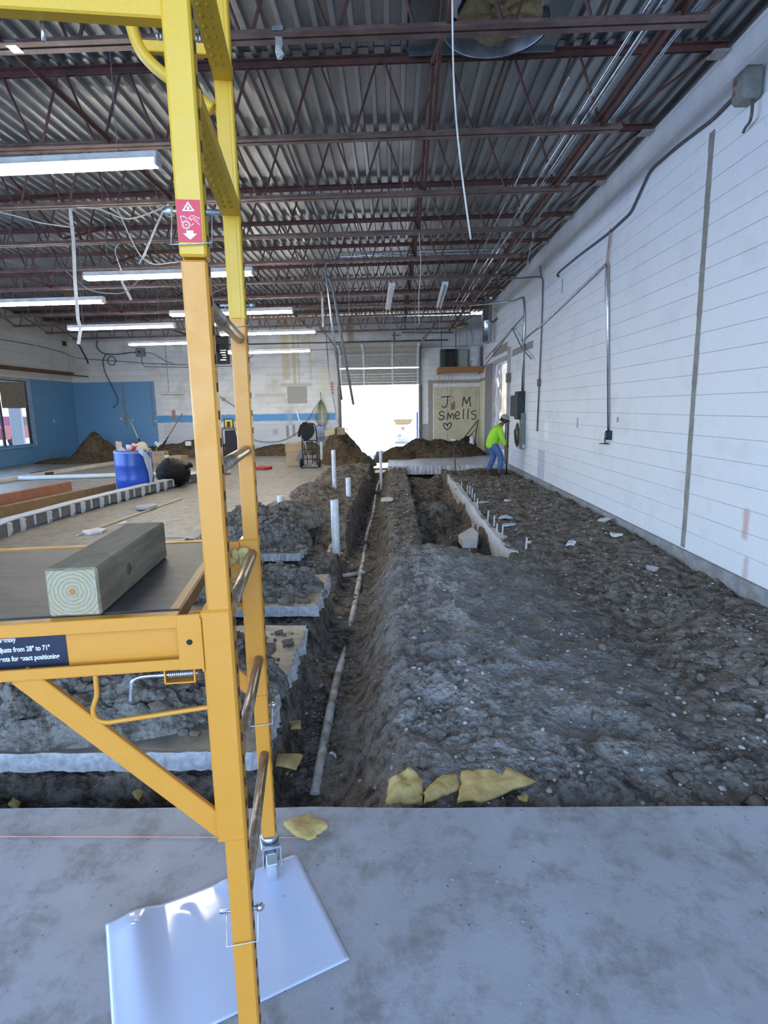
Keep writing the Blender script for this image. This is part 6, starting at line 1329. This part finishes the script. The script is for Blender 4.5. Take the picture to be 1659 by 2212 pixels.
# ================================================================ beyond the back door
wb = root('wheelbarrow', (.2, 26.5, 0), 'pale tan tub on a white stand outside the back door', 'wheelbarrow'); m = MB(); m.add([(-.34+.3, 26, 1.02), (.34+.52, 26, 1.02), (.42+.3, 26, .80), (-.22+.32, 26, .80), (-.04, 26.6, 1.02), (.86, 26.6, 1.02), (.72, 26.6, .80), (.1, 26.6, .80)], [(0,1,2,3)[::-1],(4,5,6,7),(0,3,7,4),(1,5,6,2),(3,2,6,7)]); m.build('tub', mat('tan tub', (.45,.32,.16), .6), wb)
m = MB(); m.box((.34, 26.2, .40), (.62, .5, .80), None, .02); m.build('cooler', mat('white cooler', (.75,.75,.77), .5), wb); m = MB(); m.box((.40, 25.93, .62), (.12, .03, .12)); m.box((.25, 25.93, .30), (.12, .03, .05)); m.build('label', mat('pink print', (.6,.3,.3), .5), wb)
m = MB(); m.tube([(1.02, 25.2, 0), (1.02, 25.2, 1.35)], .045, 8); m.tube([(1.16, 25.2, 0), (1.16, 25.2, 1.35)], .03, 8); tag(m.build('blue_post', mat('blue post', (.06,.14,.55), .5), None, (1.05,25.2,0)), 'blue posts standing outside the back door', 'post')
m = MB(); m.box((1.7, 27.0, .85), (.55, .3, .5), None, .03); m.box((1.65, 27, .3), (.08, .1, .6)); m.box((1.9, 27, .3), (.08, .1, .6)); tag(m.build('sawhorse', mat('faded red', (.40,.16,.14), .6), None, (1.7,27,0)), 'faded reddish stand behind the blue posts outside', 'stand')
m = MB(); m.box((3.15, 40, 2.33), (2.6, .4, .62)); m.box((2.2, 40.1, 1.0), (.12, .12, 2.0)); m.box((4.1, 40.1, 1.0), (.12, .12, 2.0)); tag(m.build('yard_sign', mat('slate blue sign', (.12,.16,.34), .6), None, (3.15,40,0)), 'slate blue signboard far outside the back door', 'sign')
# ================================================================ worker
def skin(name, nodes, edges, m, parent, rootv=0, sub=2, mats=None):
    """one continuous surface grown from a skeleton: nodes = {key: (x, y, z, radius[, radius2])}"""
    keys = list(nodes); ix = {k: i for i, k in enumerate(keys)}; o0 = Vector(); q = parent
    while q is not None: o0 += q.location; q = q.parent
    me = bpy.data.meshes.new(name); me.from_pydata([tuple(Vector(nodes[k][:3])-o0) for k in keys], [(ix[a], ix[b]) for a, b in edges], [])
    o = bpy.data.objects.new(name, me); COL.objects.link(o); o.parent = parent
    sk = o.modifiers.new('skin', 'SKIN'); sk.use_smooth_shade = True; sk.branch_smoothing = .4
    if not me.skin_vertices: 
        bm = bmesh.new(); bm.from_mesh(me); bm.verts.layers.skin.verify(); bm.to_mesh(me); bm.free()
    for k in keys:
        v = me.skin_vertices[0].data[ix[k]]; r = nodes[k][3:]; v.radius = (r[0], r[-1]); v.use_root = ix[k] == rootv
    ss = o.modifiers.new('sub', 'SUBSURF'); ss.levels = sub; ss.render_levels = sub
    dg = bpy.context.evaluated_depsgraph_get(); ev = bpy.data.meshes.new_from_object(o.evaluated_get(dg)); o.modifiers.clear(); o.data = ev; bpy.data.meshes.remove(me)
    ev.name = name; ev.materials.clear(); ev.materials.append(m); ev.polygons.foreach_set('use_smooth', [True]*len(ev.polygons)); return o
PX0, PY0 = 2.36, 13.55
pr = root('person', (PX0, PY0, 0), 'worker in lime shirt, jeans and cap bending toward the wall with a bar', 'person')
M_SKIN = mat('worker skin', (.22,.115,.075), .6, col2=(.18,.09,.06)); M_LIME = mat('lime hi-vis shirt', (.40,.78,.03), .7, col2=(.34,.68,.03), scale=6, bump=.3, bscale=14); M_JEAN = mat('blue jeans', (.085,.155,.36), .85, col2=(.06,.115,.28), scale=10, bump=.3, bscale=20)
gN = -.03
J = dict(pel=(2.325,13.55,.665,.085,.105), sp1=(2.345,13.55,.80,.09,.12), sp2=(2.395,13.55,.94,.11,.15), ch=(2.445,13.55,1.04,.10,.15), nk=(2.525,13.55,1.125,.05), hd0=(2.565,13.55,1.165,.058),
  sR=(2.455,13.385,1.035,.055), eR=(2.50,13.345,.81,.042), wR=(2.595,13.39,.625,.030), sL=(2.465,13.715,1.035,.055), eL=(2.535,13.735,.84,.042), wL=(2.625,13.60,.70,.030),
  hR=(2.35,13.465,.60,.062), kR=(2.50,13.445,.385,.060), aR=(2.485,13.44,.075+gN,.042), hL=(2.32,13.64,.60,.062), kL=(2.365,13.655,.37,.060), aL=(2.255,13.665,.075+gN,.042))
head = dict(n1=(2.545,13.55,1.145,.050), n2=(2.570,13.55,1.175,.056), h1=(2.588,13.55,1.205,.078,.072), h2=(2.598,13.55,1.245,.086,.076), h3=(2.594,13.55,1.285,.070,.064), jaw=(2.632,13.55,1.150,.034,.040), nose0=(2.655,13.55,1.195,.022), nose=(2.685,13.55,1.185,.011))
def hand_nodes(w, d, up, s):
    """palm and five fingers curled round a bar: w wrist, d forward, up back of the hand, s thumb side"""
    w, d, up = Vector(w), Vector(d).normalized(), Vector(up).normalized(); x = d.cross(up).normalized()*s; N = {}; E = []
    N['p0'] = (*w, .026, .020); N['p1'] = (*(w+d*.045), .034, .020); N['p2'] = (*(w+d*.08), .032, .017); E += [('p0','p1'),('p1','p2')]
    for f, off, L in (('i', .027, .068), ('m', .009, .075), ('r', -.009, .070), ('l', -.026, .055)):
        b = w+d*.085+x*off; N[f+'0'] = (*b, .0095); N[f+'1'] = (*(b+d*L*.42-up*.010), .009); N[f+'2'] = (*(b+d*L*.50-up*.038), .0085); N[f+'3'] = (*(b+d*L*.22-up*.052), .0075)
        E += [('p2', f+'0'), (f+'0', f+'1'), (f+'1', f+'2'), (f+'2', f+'3')]
    N['t0'] = (*(w+d*.03+x*.030-up*.006), .012); N['t1'] = (*(w+d*.062+x*.046-up*.020), .011); N['t2'] = (*(w+d*.088+x*.036-up*.040), .009); E += [('p1','t0'), ('t0','t1'), ('t1','t2')]
    return N, E
N = {k: v for k, v in J.items() if k not in ()}; N.update(head)
E = [('pel','sp1'),('sp1','sp2'),('sp2','ch'),('ch','n1'),('n1','n2'),('n2','h1'),('h1','h2'),('h2','h3'),('h1','jaw'),('h1','nose0'),('nose0','nose'),
     ('ch','sR'),('sR','eR'),('eR','wR'),('ch','sL'),('sL','eL'),('eL','wL'),('pel','hR'),('hR','kR'),('kR','aR'),('pel','hL'),('hL','kL'),('kL','aL')]
for k in ('nk','hd0'): N.pop(k)
for tagk, w, d in (('R', (2.600,13.395,.612), (.5,.5,-.55)), ('L', (2.630,13.595,.690), (.45,-.6,-.45))):
    hn, he = hand_nodes(w, d, (.35,-.25,.85) if tagk == 'R' else (.35,.3,.85), 1 if tagk == 'R' else -1)
    for k, v in hn.items(): N[tagk+k] = v
    E += [(tagk+a, tagk+b) for a, b in he]; E.append(('w'+tagk, tagk+'p0'))
for k in ('R', 'L'):
    a = J['a'+k]; N['f0'+k] = (a[0]-.03, a[1], .03+gN, .036); N['f1'+k] = (a[0]+.11, a[1], .022+gN, .032); E += [('a'+k, 'f0'+k), ('f0'+k, 'f1'+k)]
N = {k: ((*v[:3], *[r*.93 for r in v[3:]]) if k in J else v) for k, v in N.items()}
body = skin('body', N, E, M_SKIN, pr)
sh = dict(hem=(2.322,13.55,.545,.132,.165), pel=(2.310,13.55,.67,.135,.170), sp1=(2.345,13.55,.81,.128,.165), sp2=(2.395,13.55,.94,.128,.175), ch=(2.450,13.55,1.045,.105,.165), co=(2.515,13.55,1.112,.062,.066),
  sR=(2.455,13.375,1.035,.072), mR=(2.475,13.355,.92,.068), eR=(2.505,13.34,.81,.062), vR=(2.560,13.37,.70,.052), wR=(2.592,13.388,.635,.045), sL=(2.465,13.725,1.035,.072), eL=(2.54,13.74,.84,.060), wL=(2.615,13.62,.715,.045))
skin('shirt', sh, [('hem','pel'),('pel','sp1'),('sp1','sp2'),('sp2','ch'),('ch','co'),('ch','sR'),('sR','mR'),('mR','eR'),('eR','vR'),('vR','wR'),('ch','sL'),('sL','eL'),('eL','wL')], M_LIME, pr)
jn = dict(pel=(2.328,13.55,.69,.102,.138), hR=(2.355,13.465,.60,.108), tR=(2.435,13.453,.49,.095), kR=(2.500,13.445,.385,.083), cR=(2.500,13.44,.22,.074), aR=(2.482,13.44,.085+gN,.070), hL=(2.32,13.64,.60,.108), tL=(2.35,13.65,.48,.095), kL=(2.365,13.655,.37,.083), cL=(2.315,13.66,.21,.074), aL=(2.252,13.665,.085+gN,.070))
jo = skin('jeans', jn, [('pel','hR'),('hR','tR'),('tR','kR'),('kR','cR'),('cR','aR'),('pel','hL'),('hL','tL'),('tL','kL'),('kL','cL'),('cL','aL')], M_JEAN, pr)
for k in ('R', 'L'):
    a = J['a'+k]; skin('boot', {0: (a[0], a[1], .10+gN, .052), 1: (a[0]-.01, a[1], .045+gN, .050), 2: (a[0]+.06, a[1], .038+gN, .045), 3: (a[0]+.135, a[1], .030+gN, .036)}, [(0,1),(1,2),(2,3)], mat('dark boots', (.05,.04,.038), .7), pr)
m = MB(); hc = Vector((2.592, 13.55, 1.262)); ax_ = Vector((.40, 0, 1)).normalized(); fx = Vector((1, 0, -.40)).normalized()
m.lathe(hc-ax_*.004, [(.099, -.012), (.101, .01), (.094, .045), (.070, .078), (.035, .094), (0, .097)], 22, ax_); cp = m.build('cap', mat('pale grey cap', (.36,.33,.36), .8, col2=(.30,.27,.30)), pr)
m = MB(); R = 12; pts = [hc+fx*.085+V3(0, .075*math.cos(math.pi*i/R), 0)+fx*.085*math.sin(math.pi*i/R)-ax_*(.008+.012*math.sin(math.pi*i/R)) for i in range(R+1)]; m.poly(pts, ax_*-.006); m.build('cap_brim', mat('dark brim', (.05,.045,.06), .8), cp)
m = MB()
for s in (-1, 1): m.ball((2.658, 13.55+s*.030, 1.222), .011, 8, 6)
m.build('eye', mat('eye', (.5,.48,.45), .3), pr, kind='stuff')
m = MB()
for s in (-1, 1): m.ball((2.583, 13.55+s*.083, 1.212), .026, 8, 6, (.7, .35, 1.1))
m.build('ear', M_SKIN, pr, kind='stuff')
m = MB(); m.lathe((2.566, 13.55, 1.205), [(.085, -.03), (.090, 0), (.093, .035), (.08, .06)], 18, ax_); m.build('hair', mat('dark hair', (.02,.016,.014), .8), pr)
m = MB(); m.tube([(2.671, 13.53, 1.158), (2.676, 13.55, 1.157), (2.671, 13.57, 1.158)], .005, 6); m.build('mouth', mat('lip', (.16,.07,.055), .6), pr)
m = MB(); m.tube([(2.655, 13.535, -.15), (2.668, 13.50, 1.20)], .017, 10); tag(m.build('digging_bar', M_DARK, None, (2.66,13.52,.5)), 'dark upright digging bar held by the worker', 'digging bar')
